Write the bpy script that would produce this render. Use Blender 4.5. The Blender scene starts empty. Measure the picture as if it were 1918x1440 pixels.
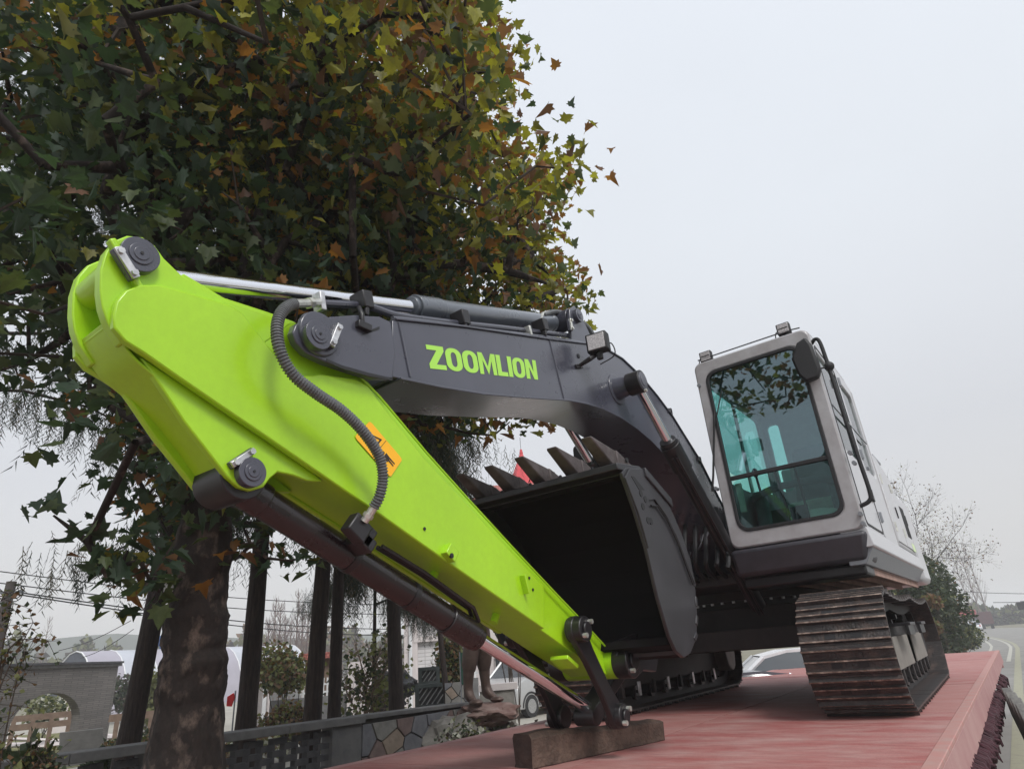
import bpy, bmesh, math, random
import numpy as np
from mathutils import Vector, Matrix

random.seed(7)
rng = np.random.default_rng(7)
SC = bpy.context.scene
COL = SC.collection
PI = math.pi
R = math.radians

# ------------------------------------------------------------------ camera
CX, CY, CH = 2.222, -5.612, 0.576
YAW, PITCH, ROLL, FPX = 0.616, 0.409, -0.082, 1175.4
_F = np.array([-math.sin(YAW) * math.cos(PITCH), math.cos(YAW) * math.cos(PITCH), math.sin(PITCH)])
_R = np.array([math.cos(YAW), math.sin(YAW), 0.0])
_U = np.cross(_R, _F)
_R2 = math.cos(ROLL) * _R + math.sin(ROLL) * _U
_U2 = -math.sin(ROLL) * _R + math.cos(ROLL) * _U
CAM = np.array([CX, CY, CH])
cd = bpy.data.cameras.new('camera')
cd.sensor_fit = 'HORIZONTAL'; cd.sensor_width = 36.0; cd.lens = 36.0 * FPX / 1918.0
cd.clip_start = 0.05; cd.clip_end = 5000
cam = bpy.data.objects.new('camera', cd); COL.objects.link(cam)
cam.matrix_world = Matrix(((_R2[0], _U2[0], -_F[0], CX), (_R2[1], _U2[1], -_F[1], CY), (_R2[2], _U2[2], -_F[2], CH), (0, 0, 0, 1)))
SC.camera = cam

# surveying helpers: a sight line meets a real plane (x, y or z) or a horizontal distance
def ray(u, v):
    return _F + _R2 * (u - 959) / FPX + _U2 * (720 - v) / FPX
def onp(u, v, ax, val):
    d = ray(u, v); return CAM + d * ((val - CAM[ax]) / d[ax])
def X(u, v, x): return onp(u, v, 0, x)
def Y(u, v, y): return onp(u, v, 1, y)
def Z(u, v, z): return onp(u, v, 2, z)
def D(u, v, d):
    r = ray(u, v); return CAM + r * (d / math.hypot(r[0], r[1]))

# ------------------------------------------------------------------ sky, sun, exposure
W = bpy.data.worlds.new('World'); SC.world = W; W.use_nodes = True
nt = W.node_tree; nt.nodes.clear()
SUN_EL, SUN_AZ = R(48), R(62)           # sun direction: azimuth measured from +y towards +x, behind the cloud
SUN_VEC = Vector((math.sin(R(118)) * math.cos(SUN_EL), math.cos(R(118)) * math.cos(SUN_EL), math.sin(SUN_EL)))
sky = nt.nodes.new('ShaderNodeTexSky'); sky.sky_type = 'NISHITA'; sky.sun_disc = False
sky.sun_elevation = SUN_EL; sky.sun_rotation = R(118); sky.air_density = 1.5; sky.dust_density = 5
hs = nt.nodes.new('ShaderNodeHueSaturation'); hs.inputs['Saturation'].default_value = 0.15
b1 = nt.nodes.new('ShaderNodeBackground'); b1.inputs['Strength'].default_value = 0.05
tc = nt.nodes.new('ShaderNodeTexCoord'); sp = nt.nodes.new('ShaderNodeSeparateXYZ')
rp = nt.nodes.new('ShaderNodeValToRGB')
el = rp.color_ramp.elements
el[0].position = 0.0; el[0].color = (0.56, 0.55, 0.535, 1)
el[1].position = 1.0; el[1].color = (0.74, 0.79, 0.87, 1)
e = el.new(0.25); e.color = (0.525, 0.54, 0.58, 1)
e = el.new(0.55); e.color = (0.65, 0.69, 0.745, 1)
nz = nt.nodes.new('ShaderNodeTexNoise'); nz.inputs['Scale'].default_value = 1.7; nz.inputs['Detail'].default_value = 3
mr = nt.nodes.new('ShaderNodeMapRange'); mr.inputs['To Min'].default_value = 0.91; mr.inputs['To Max'].default_value = 1.08
vm = nt.nodes.new('ShaderNodeVectorMath'); vm.operation = 'SCALE'
b2 = nt.nodes.new('ShaderNodeBackground'); b2.inputs['Strength'].default_value = 1.0
ad = nt.nodes.new('ShaderNodeAddShader'); wo = nt.nodes.new('ShaderNodeOutputWorld')
L = nt.links.new
L(sky.outputs[0], hs.inputs['Color']); L(hs.outputs[0], b1.inputs['Color'])
L(tc.outputs['Generated'], sp.inputs[0]); L(sp.outputs['Z'], rp.inputs['Fac'])
L(tc.outputs['Generated'], nz.inputs['Vector']); L(nz.outputs['Fac'], mr.inputs['Value'])
L(rp.outputs['Color'], vm.inputs[0]); L(mr.outputs[0], vm.inputs['Scale'])
L(vm.outputs[0], b2.inputs['Color'])
L(b1.outputs[0], ad.inputs[0]); L(b2.outputs[0], ad.inputs[1]); L(ad.outputs[0], wo.inputs['Surface'])
sl = bpy.data.lights.new('sun', 'SUN'); sl.energy = 2.0; sl.angle = R(16); sl.color = (1, 0.98, 0.95)
so = bpy.data.objects.new('sun', sl); COL.objects.link(so)
so.rotation_euler = SUN_VEC.to_track_quat('Z', 'Y').to_euler()
SC.view_settings.view_transform = 'Standard'; SC.view_settings.look = 'None'
SC.view_settings.exposure = 0.0; SC.view_settings.gamma = 1.0
SC.view_settings.use_curve_mapping = False
SC.cycles.max_bounces = 8; SC.cycles.transparent_max_bounces = 16
SC.cycles.volume_bounces = 1
SC.cycles.use_denoising = True

GZ = -1.15       # street level; the trailer deck is z = 0

# ------------------------------------------------------------------ materials
def mat(name, col, rough=0.6, metal=0.0, coat=0.0, var=0.0, vscale=4.0, col2=None, bump=0.0, bscale=40.0, trans=0.0, spec=0.5, stretch=None, thr=None, seed=0.0, grit=0.0, gscale=(60, 60, 60)):
    m = bpy.data.materials.new(name); m.use_nodes = True
    n = m.node_tree; bs = n.nodes['Principled BSDF']; lk = n.links.new
    bs.inputs['Roughness'].default_value = rough; bs.inputs['Metallic'].default_value = metal
    bs.inputs['Coat Weight'].default_value = coat; bs.inputs['Coat Roughness'].default_value = 0.12
    bs.inputs['Specular IOR Level'].default_value = spec
    bs.inputs['Base Color'].default_value = (*col, 1)
    g = n.nodes.new('ShaderNodeTexCoord'); mp = n.nodes.new('ShaderNodeMapping')
    lk(g.outputs['Object'], mp.inputs['Vector']); mp.inputs['Location'].default_value = (seed, seed * .7, 0)
    if stretch: mp.inputs['Scale'].default_value = stretch
    if var or col2:
        t = n.nodes.new('ShaderNodeTexNoise'); t.inputs['Scale'].default_value = vscale; t.inputs['Detail'].default_value = 7; t.inputs['Roughness'].default_value = .62
        lk(mp.outputs[0], t.inputs['Vector'])
        r_ = n.nodes.new('ShaderNodeValToRGB'); a, b = r_.color_ramp.elements
        lo, hi = thr or (0.35, 0.68)
        a.position = lo; b.position = hi
        c2 = col2 or tuple(min(1, c * (1 + var)) for c in col)
        c1 = col if col2 else tuple(c * (1 - var) for c in col)
        a.color = (*c1, 1); b.color = (*c2, 1)
        lk(t.outputs['Fac'], r_.inputs['Fac']); lk(r_.outputs['Color'], bs.inputs['Base Color'])
        mr_ = n.nodes.new('ShaderNodeMapRange'); mr_.inputs['To Min'].default_value = max(0.03, rough - .08); mr_.inputs['To Max'].default_value = min(1, rough + .12)
        lk(t.outputs['Fac'], mr_.inputs['Value']); lk(mr_.outputs[0], bs.inputs['Roughness'])
    if grit:
        t3 = n.nodes.new('ShaderNodeTexNoise'); t3.inputs['Scale'].default_value = 1; t3.inputs['Detail'].default_value = 5; t3.inputs['Roughness'].default_value = .7; mp3 = n.nodes.new('ShaderNodeMapping'); mp3.inputs['Scale'].default_value = gscale
        lk(g.outputs['Object'], mp3.inputs['Vector']); lk(mp3.outputs[0], t3.inputs['Vector']); m3 = n.nodes.new('ShaderNodeMapRange'); m3.inputs['From Min'].default_value = .3; m3.inputs['From Max'].default_value = .7; m3.inputs['To Min'].default_value = 1 - grit; m3.inputs['To Max'].default_value = 1 + grit * .7
        lk(t3.outputs['Fac'], m3.inputs['Value']); v3 = n.nodes.new('ShaderNodeVectorMath'); v3.operation = 'SCALE'; lk(m3.outputs[0], v3.inputs['Scale'])
        if bs.inputs['Base Color'].is_linked:
            src = bs.inputs['Base Color'].links[0].from_socket; lk(src, v3.inputs[0])
        else: v3.inputs[0].default_value = col
        lk(v3.outputs[0], bs.inputs['Base Color'])
    if bump:
        t2 = n.nodes.new('ShaderNodeTexNoise'); t2.inputs['Scale'].default_value = bscale; t2.inputs['Detail'].default_value = 6
        lk(mp.outputs[0], t2.inputs['Vector'])
        bp = n.nodes.new('ShaderNodeBump'); bp.inputs['Strength'].default_value = bump; bp.inputs['Distance'].default_value = 0.02
        lk(t2.outputs['Fac'], bp.inputs['Height']); lk(bp.outputs[0], bs.inputs['Normal'])
    if trans:
        tr = n.nodes.new('ShaderNodeBsdfTranslucent'); mx = n.nodes.new('ShaderNodeMixShader'); mx.inputs[0].default_value = trans
        tr.inputs['Color'].default_value = (min(1, col[0] * 1.5), min(1, col[1] * 1.5), col[2] * .8, 1)
        out = n.nodes['Material Output']
        lk(bs.outputs[0], mx.inputs[1]); lk(tr.outputs[0], mx.inputs[2]); lk(mx.outputs[0], out.inputs['Surface'])
    return m

def glassmat(name, tint, rough=0.02, refl=1.0, ior=1.5):
    m = bpy.data.materials.new(name); m.use_nodes = True
    n = m.node_tree; n.nodes.clear(); lk = n.links.new
    o = n.nodes.new('ShaderNodeOutputMaterial'); t = n.nodes.new('ShaderNodeBsdfTransparent'); g = n.nodes.new('ShaderNodeBsdfGlossy')
    g.inputs['Roughness'].default_value = rough; g.inputs['Color'].default_value = (*refl, 1) if hasattr(refl, '__len__') else (refl, refl, refl, 1)
    t.inputs['Color'].default_value = (*tint, 1)
    f = n.nodes.new('ShaderNodeFresnel'); f.inputs['IOR'].default_value = ior; mx = n.nodes.new('ShaderNodeMixShader')
    lk(f.outputs[0], mx.inputs[0]); lk(t.outputs[0], mx.inputs[1]); lk(g.outputs[0], mx.inputs[2]); lk(mx.outputs[0], o.inputs['Surface'])
    return m

M = {}
M['lime'] = mat('lime_paint', (0.335, 0.605, 0.012), .34, coat=.2, var=.07, vscale=1.6, bump=.03, bscale=120, grit=.05, gscale=(25, 25, 25))
M['boom'] = mat('grey_boom_paint', (0.058, 0.060, 0.081), .27, coat=.35, var=.12, vscale=3, bump=.03, bscale=160)
M['black'] = mat('black_paint', (0.010, 0.009, 0.011), .42, coat=.1, var=.25, vscale=5, bump=.04, bscale=120)
M['bucket'] = mat('bucket_paint', (0.022, 0.021, 0.025), .42, coat=.08, var=.3, vscale=4, bump=.05, bscale=90)
M['blackgloss'] = mat('gloss_black_barrel', (0.010, 0.006, 0.007), .25, coat=.25, var=.3, vscale=6)
M['inner'] = mat('bucket_inside_shade', (0.005, 0.004, 0.005), .8, spec=.2, var=.3)  # far blacker than the outer paint: shade inside the bucket put into the colour
M['chrome'] = mat('chrome_rod', (0.78, 0.79, 0.83), .07, metal=1)
M['steel'] = mat('bare_steel', (0.55, 0.55, 0.56), .38, metal=.9, var=.2, vscale=30)
M['rust'] = mat('worn_track_steel', (0.045, 0.040, 0.040), .45, metal=.3, col2=(0.12, 0.085, 0.072), vscale=9, thr=(.48, .78), bump=.35, bscale=60, grit=.45, gscale=(9, 35, 35))
M['rustedge'] = mat('rusty_grouser_edge', (0.13, 0.085, 0.068), .6, metal=.15, col2=(0.46, 0.36, 0.30), vscale=16, thr=(.45, .72), bump=.4, bscale=60, grit=.5, gscale=(22, 40, 40))
M['frame'] = mat('undercarriage_paint', (0.010, 0.009, 0.010), .6, var=.4, vscale=6, col2=(0.026, 0.021, 0.020), bump=.1)
M['panelgrey'] = mat('track_guard_grey', (0.19, 0.175, 0.155), .6, var=.15, vscale=8)
M['cabpaint'] = mat('cab_warm_grey', (0.39, 0.385, 0.40), .40, coat=.2, var=.06, vscale=5, col2=(0.29, 0.275, 0.28))
M['barrel'] = mat('barrel_paint', (0.10, 0.112, 0.135), .26, coat=.6, var=.08)
M['white'] = mat('body_pale_grey', (0.47, 0.47, 0.49), .35, coat=.3, var=.05, vscale=4)
M['bodydark'] = mat('body_band_grey', (0.19, 0.20, 0.22), .4, coat=.2, var=.08)
M['bumper'] = mat('dark_grey_skirt', (0.036, 0.034, 0.043), .5, coat=.1, var=.2, vscale=8)
M['rubber'] = mat('rubber', (0.013, 0.013, 0.015), .6, var=.2)
M['hose'] = mat('hose_wrap', (0.11, 0.115, 0.12), .5, var=.2, vscale=20)
M['fitting'] = mat('zinc_fitting', (0.6, 0.6, 0.56), .35, metal=.7, var=.2, vscale=25)
M['limetext'] = mat('lime_lettering', (0.38, 0.72, 0.09), .45)
M['glass'] = glassmat('teal_cab_glass', (0.36, 0.62, 0.64), .01, (.66, .86, .95), 2.6)
M['glassr'] = glassmat('teal_side_glass', (0.52, 0.90, 0.80), .01, .9, 1.5)
M['glass2'] = glassmat('lower_teal_glass', (0.55, 0.86, 0.84), .01, (.7, .9, .95), 1.7)
M['seat'] = mat('pale_green_seat', (0.62, 0.72, 0.58), .8, var=.2)
M['interior'] = mat('cab_interior', (0.13, 0.16, 0.17), .7, var=.3)
M['lens'] = mat('lamp_lens', (0.42, 0.40, 0.41), .25, coat=1, var=.35, vscale=120)
M['orange'] = mat('sticker_orange', (0.90, 0.45, 0.012), .5)
M['sticker'] = mat('sticker_black', (0.02, 0.015, 0.01), .5)
M['under'] = mat('dusty_belly_plate', (0.34, 0.21, 0.17), .7, var=.25, vscale=5)
M['redtint'] = mat('mirror_glass', (0.10, 0.16, 0.18), .05, coat=1)
M['yelsticker'] = mat('pale_green_sticker', (0.6, 0.72, 0.42), .5)

# ------------------------------------------------------------------ mesh builder
class MB:
    def __init__(s): s.v = []; s.f = []; s.m = []
    def add(s, vs, fs, mi=0):
        o = len(s.v); s.v += [tuple(map(float, p)) for p in vs]; s.f += [tuple(i + o for i in f) for f in fs]; s.m += [mi] * len(fs); return s
    def hexa(s, c, mi=0):   # 8 corners: bottom 4 ccw, top 4 ccw
        return s.add(c, [(3, 2, 1, 0), (4, 5, 6, 7), (0, 1, 5, 4), (1, 2, 6, 5), (2, 3, 7, 6), (3, 0, 4, 7)], mi)
    def box(s, x0, x1, y0, y1, z0, z1, mi=0):
        return s.hexa([(x0, y0, z0), (x1, y0, z0), (x1, y1, z0), (x0, y1, z0), (x0, y0, z1), (x1, y0, z1), (x1, y1, z1), (x0, y1, z1)], mi)
    def obox(s, c, ax, ay, az, hx, hy, hz, mi=0):
        c, ax, ay, az = [np.array(q, float) for q in (c, ax, ay, az)]
        P_ = []
        for k in (-1, 1):
            for i, j in ((-1, -1), (1, -1), (1, 1), (-1, 1)):
                P_.append(c + ax * hx * i + ay * hy * j + az * hz * k)
        return s.hexa(P_, mi)
    def prism(s, pts, a, b, axis=0, mi=0):  # polygon in the other two axes, extruded a..b
        n = len(pts); P_ = []
        for t in (a, b):
            for p in pts:
                q = list(p); q.insert(axis, t); P_.append(q)
        fs = [tuple(range(n - 1, -1, -1)), tuple(range(n, 2 * n))] + [(i, (i + 1) % n, n + (i + 1) % n, n + i) for i in range(n)]
        return s.add(P_, fs, mi)
    def cyl(s, p0, p1, r0, r1=None, n=20, mi=0, caps=True):
        p0, p1 = np.array(p0, float), np.array(p1, float); r1 = r0 if r1 is None else r1
        d = p1 - p0; d /= np.linalg.norm(d) + 1e-12
        a = np.cross(d, (0, 0, 1) if abs(d[2]) < .9 else (1, 0, 0)); a /= np.linalg.norm(a); b = np.cross(d, a)
        P_ = [p + r * (math.cos(2 * PI * i / n) * a + math.sin(2 * PI * i / n) * b) for p, r in ((p0, r0), (p1, r1)) for i in range(n)]
        fs = [(i, (i + 1) % n, n + (i + 1) % n, n + i) for i in range(n)]
        if caps: fs += [tuple(range(n - 1, -1, -1)), tuple(range(n, 2 * n))]
        return s.add(P_, fs, mi)
    def tube(s, pts, r, n=10, mi=0, caps=True):
        pts = [np.array(p, float) for p in pts]; k = len(pts); rs = r if hasattr(r, '__len__') else [r] * k
        P_ = []; a = None
        for i, p in enumerate(pts):
            d = pts[min(i + 1, k - 1)] - pts[max(i - 1, 0)]; d /= np.linalg.norm(d) + 1e-12
            if a is None: a = np.cross(d, (0, 0, 1) if abs(d[2]) < .9 else (1, 0, 0))
            a = a - d * (a @ d); a /= np.linalg.norm(a) + 1e-12; b = np.cross(d, a)
            P_ += [p + rs[i] * (math.cos(2 * PI * j / n) * a + math.sin(2 * PI * j / n) * b) for j in range(n)]
        fs = [(i * n + j, i * n + (j + 1) % n, (i + 1) * n + (j + 1) % n, (i + 1) * n + j) for i in range(k - 1) for j in range(n)]
        if caps: fs += [tuple(range(n - 1, -1, -1)), tuple(range((k - 1) * n, k * n))]
        return s.add(P_, fs, mi)
    def sphere(s, c, r, n=10, mi=0, sc=(1, 1, 1)):
        P_ = []; fs = []
        for i in range(n + 1):
            th = PI * i / n
            for j in range(2 * n):
                ph = PI * j / n; P_.append((c[0] + r * sc[0] * math.sin(th) * math.cos(ph), c[1] + r * sc[1] * math.sin(th) * math.sin(ph), c[2] + r * sc[2] * math.cos(th)))
        for i in range(n):
            for j in range(2 * n):
                fs.append((i * 2 * n + j, (i + 1) * 2 * n + j, (i + 1) * 2 * n + (j + 1) % (2 * n), i * 2 * n + (j + 1) % (2 * n)))
        return s.add(P_, fs, mi)
    def mesh(s, name, mats):
        me = bpy.data.meshes.new(name); me.from_pydata(s.v, [], s.f)
        for m_ in (mats if isinstance(mats, (list, tuple)) else [mats]): me.materials.append(M[m_] if isinstance(m_, str) else m_)
        if any(s.m): me.polygons.foreach_set('material_index', s.m)
        return me
    def obj(s, name, mats, parent=None, bevel=0, smooth=True, ang=35, recalc=True):
        me = s.mesh(name, mats)
        if recalc:
            bm = bmesh.new(); bm.from_mesh(me); bmesh.ops.recalc_face_normals(bm, faces=bm.faces[:]); bm.to_mesh(me); bm.free()
        return link(name, me, parent, bevel, smooth, ang)

def link(name, me, parent=None, bevel=0, smooth=True, ang=35):
    o = bpy.data.objects.new(name, me); COL.objects.link(o)
    if smooth:
        me.polygons.foreach_set('use_smooth', [True] * len(me.polygons)); me.set_sharp_from_angle(angle=R(ang))
    if bevel:
        b = o.modifiers.new('bevel', 'BEVEL'); b.width = bevel; b.segments = 2; b.limit_method = 'ANGLE'; b.angle_limit = R(40)
    if parent is not None: adopt(o, parent)
    return o
def world_loc(o):
    v = Vector(o.location)
    return v
def adopt(o, parent):
    o.parent = parent; o.matrix_parent_inverse = root_mat(parent).inverted()
def root_mat(p):
    m = Matrix.LocRotScale(p.location, p.rotation_euler, p.scale)
    return m if p.parent is None else root_mat(p.parent) @ p.matrix_parent_inverse @ m
def thing(name, loc, label=None, cat=None, group=None, rz=0):
    o = bpy.data.objects.new(name, None); COL.objects.link(o); o.location = loc; o.rotation_euler = (0, 0, rz); o.empty_display_size = .2
    return tag(o, label, cat, group)
def tag(o, label=None, cat=None, group=None, kind=None):
    if label: o['label'] = label
    if cat: o['category'] = cat
    if group: o['group'] = group
    if kind: o['kind'] = kind
    return o
def kids(o): return [c for c in list(bpy.data.objects) if c.parent == o]
def copy_tree(src, parent=None, kidmap=None):
    if kidmap is None:
        kidmap = {}
        for c in bpy.data.objects:
            if c.parent: kidmap.setdefault(c.parent.name, []).append(c)
    c = src.copy(); COL.objects.link(c)
    if parent is not None: c.parent = parent
    for k in kidmap.get(src.name, []): copy_tree(k, c, kidmap)
    return c
def spline(pts, k=8):
    P_ = [np.array(p, float) for p in pts]; out = []
    for i in range(len(P_) - 1):
        p0 = P_[max(i - 1, 0)]; p1 = P_[i]; p2 = P_[i + 1]; p3 = P_[min(i + 2, len(P_) - 1)]
        for j in range(k):
            t = j / k; out.append(.5 * ((2 * p1) + (-p0 + p2) * t + (2 * p0 - 5 * p1 + 4 * p2 - p3) * t * t + (-p0 + 3 * p1 - 3 * p2 + p3) * t ** 3))
    out.append(P_[-1]); return out
def yz(uvs, x): return [tuple(X(u, v, x)[1:]) for u, v in uvs]

# ================================================================== large structure: ground, road
def sheet(name, pts, z, m, cat=None):
    b = MB(); b.add([(p[0], p[1], z) for p in pts], [tuple(range(len(pts)))])
    o = b.obj(name, m, smooth=False, recalc=False); tag(o, kind='structure'); return o
M['earth'] = mat('dry_verge_ground', (0.12, 0.105, 0.07), .95, col2=(0.20, 0.19, 0.12), vscale=.6, bump=.5, bscale=6)
M['court'] = mat('garden_paving', (0.26, 0.245, 0.21), .9, col2=(0.36, 0.34, 0.295), vscale=.5, bump=.2, bscale=8)
M['asphalt'] = mat('dusty_asphalt', (0.19, 0.185, 0.17), .85, col2=(0.26, 0.25, 0.235), vscale=.9, bump=.3, bscale=60)
M['linewhite'] = mat('worn_white_paint', (0.42, 0.41, 0.36), .8, col2=(0.30, 0.29, 0.26), vscale=7, thr=(.5, .75))
M['lineyellow'] = mat('worn_yellow_paint', (0.30, 0.29, 0.21), .8, col2=(0.22, 0.21, 0.18), vscale=7, thr=(.5, .75))
M['grass'] = mat('verge_grass', (0.10, 0.11, 0.035), .95, col2=(0.19, 0.17, 0.07), vscale=2, bump=.6, bscale=20)
sheet('ground', [(-1500, -1500), (1500, -1500), (1500, 2500), (-1500, 2500)], GZ, 'earth')
def roadx(y):     # the road bends left far ahead
    return 0 if y < 45 else -((y - 45) ** 1.6) * .0085
def ribbon(name, x0, x1, z, m, y0=-60, y1=420):
    b = MB(); ys = list(np.linspace(y0, y1, 70))
    b.add([(x + roadx(y), y, z) for y in ys for x in (x0, x1)], [(2 * i, 2 * i + 1, 2 * i + 3, 2 * i + 2) for i in range(len(ys) - 1)])
    o = b.obj(name, m, smooth=False, recalc=False); tag(o, kind='structure'); return o
ribbon('road', -2.3, 12.5, GZ + .006, 'asphalt')
ribbon('road_marking', .32, .47, GZ + .010, 'linewhite', 8)
ribbon('road_marking', 1.30, 1.46, GZ + .010, 'linewhite', 30)
ribbon('road_marking', 1.60, 1.80, GZ + .010, 'lineyellow')
ribbon('road_marking', 11.6, 11.75, GZ + .010, 'linewhite')
sheet('garden_ground', [(-5.2, -20), (-5.2, 40), (-75, 60), (-75, -20)], GZ + .006, 'court')
g = MB(); g.add([(x, y, GZ + .03 if 0 < i < 2 else GZ + .004) for y in np.linspace(14, 200, 30) for i, x in enumerate((-14 + roadx(y), -9 + roadx(y), -3.4 + roadx(y), -2.3 + roadx(y)))],
      [(4 * j + i, 4 * j + i + 1, 4 * j + i + 5, 4 * j + i + 4) for j in range(29) for i in range(3)])
tag(g.obj('grass_verge', 'grass', smooth=False, recalc=False), kind='structure')
# far hills, low ridges hundreds of metres off
def hill(name, u0, u1, vs, d, m):
    n = len(vs); b = MB(); P_ = []
    for i, v in enumerate(vs):
        p = D(u0 + (u1 - u0) * i / (n - 1), v, d); q = p + (p - CAM) * .5; q[2] = p[2] + 3
        P_ += [(p[0] * .93, p[1] * .93, GZ), tuple(p), (q[0], q[1], GZ)]
    b.add(P_, [(3 * i + k, 3 * i + k + 1, 3 * i + k + 4, 3 * i + k + 3) for i in range(n - 1) for k in (0, 1)])
    o = b.obj(name, m, recalc=False); tag(o, kind='structure'); return o
M['hill'] = mat('far_hill', (0.07, 0.085, 0.07), .95, var=.3, vscale=.02)
hv = [1205, 1202, 1199, 1200, 1197, 1193, 1195, 1199, 1198, 1200, 1196, 1190, 1186, 1190, 1188, 1192, 1195, 1192, 1196, 1190, 1186, 1190]
hill('hills', -500, 760, hv, 340, 'hill')
hill('hills', 700, 1900, [1190, 1186, 1180, 1184, 1178, 1172, 1175, 1168, 1160, 1163, 1158, 1152, 1148, 1147], 420, 'hill')

# ================================================================== flatbed trailer
M['deck'] = mat('dusty_red_deck', (0.35, 0.130, 0.118), .70, col2=(0.40, 0.225, 0.205), vscale=1.9, thr=(.3, .7), stretch=(1.0, 2.6, 1), bump=.3, bscale=45, grit=.22, gscale=(5, 55, 5))
M['deck2'] = mat('worn_red_deck', (0.33, 0.098, 0.090), .68, col2=(0.40, 0.23, 0.21), vscale=2.2, thr=(.36, .66), stretch=(.9, 2.4, 1), bump=.3, bscale=45, grit=.25, gscale=(5, 60, 5), seed=5)
M['deckside'] = mat('red_side_beam', (0.34, 0.16, 0.16), .6, col2=(0.42, 0.25, 0.23), vscale=3, bump=.1, bscale=50)
M['deckedge'] = mat('scuffed_edge', (0.38, 0.235, 0.21), .7, col2=(0.42, 0.19, 0.17), vscale=8)
M['crimson'] = mat('crimson_rope', (0.040, 0.008, 0.014), .8, var=.4, vscale=20, bump=.5)
M['greyrail'] = mat('weathered_grey_timber', (0.12, 0.12, 0.115), .75, col2=(0.22, 0.215, 0.20), vscale=6, stretch=(6, 6, .6), bump=.3)
M['tyre'] = mat('tyre', (0.02, 0.02, 0.021), .8, bump=.1)
trailer = thing('flatbed_trailer', (0, 3.4, GZ), 'long flatbed trailer with a dusty pinkish red steel deck under the excavator', 'trailer')
BX0, BX1, BY0, BY1 = -1.70, 1.76, -7.6, 10.5
ys = [-7.6, -6.1, -4.7, -2.32, .2, 2.6, 5.0, 7.4, 9.0, 10.5]
for i in range(len(ys) - 1):
    for j, (a, c) in enumerate(((BX0 + .02, .016), (.028, BX1 - .07))):
        b = MB(); b.box(a, c, ys[i] + .012, ys[i + 1], -.012, 0.0 - .001 * ((i + j) % 2))
        b.obj('deck_plate', 'deck' if (i + j) % 2 else 'deck2', trailer, smooth=False)
b = MB(); b.prism([(BX1 - .068, -.02), (BX1 - .068, .004), (BX1, .004), (BX1, -.02)], BY0, BY1, 1); b.obj('edge_strip', 'deckedge', trailer, bevel=.004)
b = MB(); b.prism([(BX1 - .10, -.022), (BX1 - .004, -.022), (BX1 + .004, -.205), (BX1 - .10, -.205)], BY0, BY1, 1); b.obj('side_beam', 'deckside', trailer, bevel=.006)
b = MB(); b.prism([(BX0 - .01, .002), (BX0 + .09, .002), (BX0 + .09, -.2), (BX0 - .01, -.2)], BY0, BY1, 1); b.obj('side_beam', 'deckside', trailer, bevel=.006)
for s in (-.5, .5):
    b = MB(); b.box(s - .08, s + .08, BY0, BY1, -.62, -.02); b.obj('chassis_beam', 'deckside', trailer, smooth=False)
b = MB()
for y in np.arange(-7.3, 10.3, 1.2): b.box(BX0 + .1, BX1 - .12, y, y + .08, -.16, -.014)
tag(b.obj('cross_member', 'deckside', trailer, smooth=False), kind='stuff')
b = MB(); b.box(BX0 + .02, BX1 - .02, BY1 - .05, BY1 + .02, -.3, -.013); b.obj('rear_beam', 'deckside', trailer, bevel=.005)
b = MB(); b.hexa([(1.60, -.6, -.9), (1.68, -.6, -.9), (1.68, 1.6, -.9), (1.60, 1.6, -.9), (1.62, -.6, -.21), (1.68, -.6, -.21), (1.68, 1.6, -.21), (1.62, 1.6, -.21)]); b.obj('side_skirt', 'deckside', trailer, smooth=False)
for y in (-5.6, 6.2, 7.6, 9.0):
    for s in (-1, 1):
        b = MB()
        for k, (r0, w) in enumerate(((.46, .26),)):
            b.tube([(s * 1.15 - .14, y, GZ + .47), (s * 1.15 - .11, y, GZ + .47), (s * 1.15 + .11, y, GZ + .47), (s * 1.15 + .14, y, GZ + .47)], [.40, .46, .46, .40], 28)
        w = b.obj('wheel', 'tyre', trailer)
        b = MB(); b.cyl((s * 1.15 + s * .10, y, GZ + .47), (s * 1.15 + s * .15, y, GZ + .47), .24, .18, 20); b.obj('rim', 'deckside', w)
# crimson rope bunches lashed under the right side beam
for i in range(30):
    y = -2.6 + i * .27 + random.uniform(-.03, .03) if i < 25 else -2.6 + 25 * .27 + (i - 25) * .75
    b = MB(); n = 7; k = .06 + random.random() * .06; 
    for q in range(4):
        yy = y + (q - 1.5) * .055; zz = -.20 + random.uniform(-.01, .02)
        tip = (BX1 + .02 + random.uniform(-.02, .05), yy + random.uniform(-.05, .05), zz - k - random.uniform(.02, .09))
        b.tube([(BX1 - .01, yy, zz), (BX1 + .035, yy + .01, zz - .04), (BX1 + .04 + random.uniform(-.015, .02), yy + random.uniform(-.03, .03), zz - .06), tip], [.010, .024, .026, .004], 7)
    b.tube([(BX1 + .0, y - .12, -.24), (BX1 + .075, y - .03, -.27), (BX1 + .06, y + .1, -.31)], .011, 6)
    b.obj('rope_bunch', 'crimson', trailer)
for i, (y0, lean, x) in enumerate(((3.7, -.9, 1.86), (3.2, -.85, 1.90), (2.7, -.8, 1.94), (2.2, -.75, 1.98))):
    b = MB(); a = np.array((x + .04, y0, -.26)); c = np.array((x + .20, y0 + lean, GZ + .04)); d = (c - a) / np.linalg.norm(c - a)
    b.obox((a + c) / 2, (1, 0, 0), np.cross(d, (1, 0, 0)), d, .045, .20, np.linalg.norm(c - a) / 2)
    o = b.obj('timber_prop', 'greyrail', None, bevel=.01)
    tag(o, ['weathered grey timber baulk leaning under the trailer edge, farthest of four', 'weathered grey timber baulk under the trailer edge, second farthest of four',
            'weathered grey timber baulk under the trailer edge, second nearest of four', 'nearest weathered grey timber baulk leaning out under the trailer edge'][i], 'timber', 'timber baulks under the trailer edge')

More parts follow.
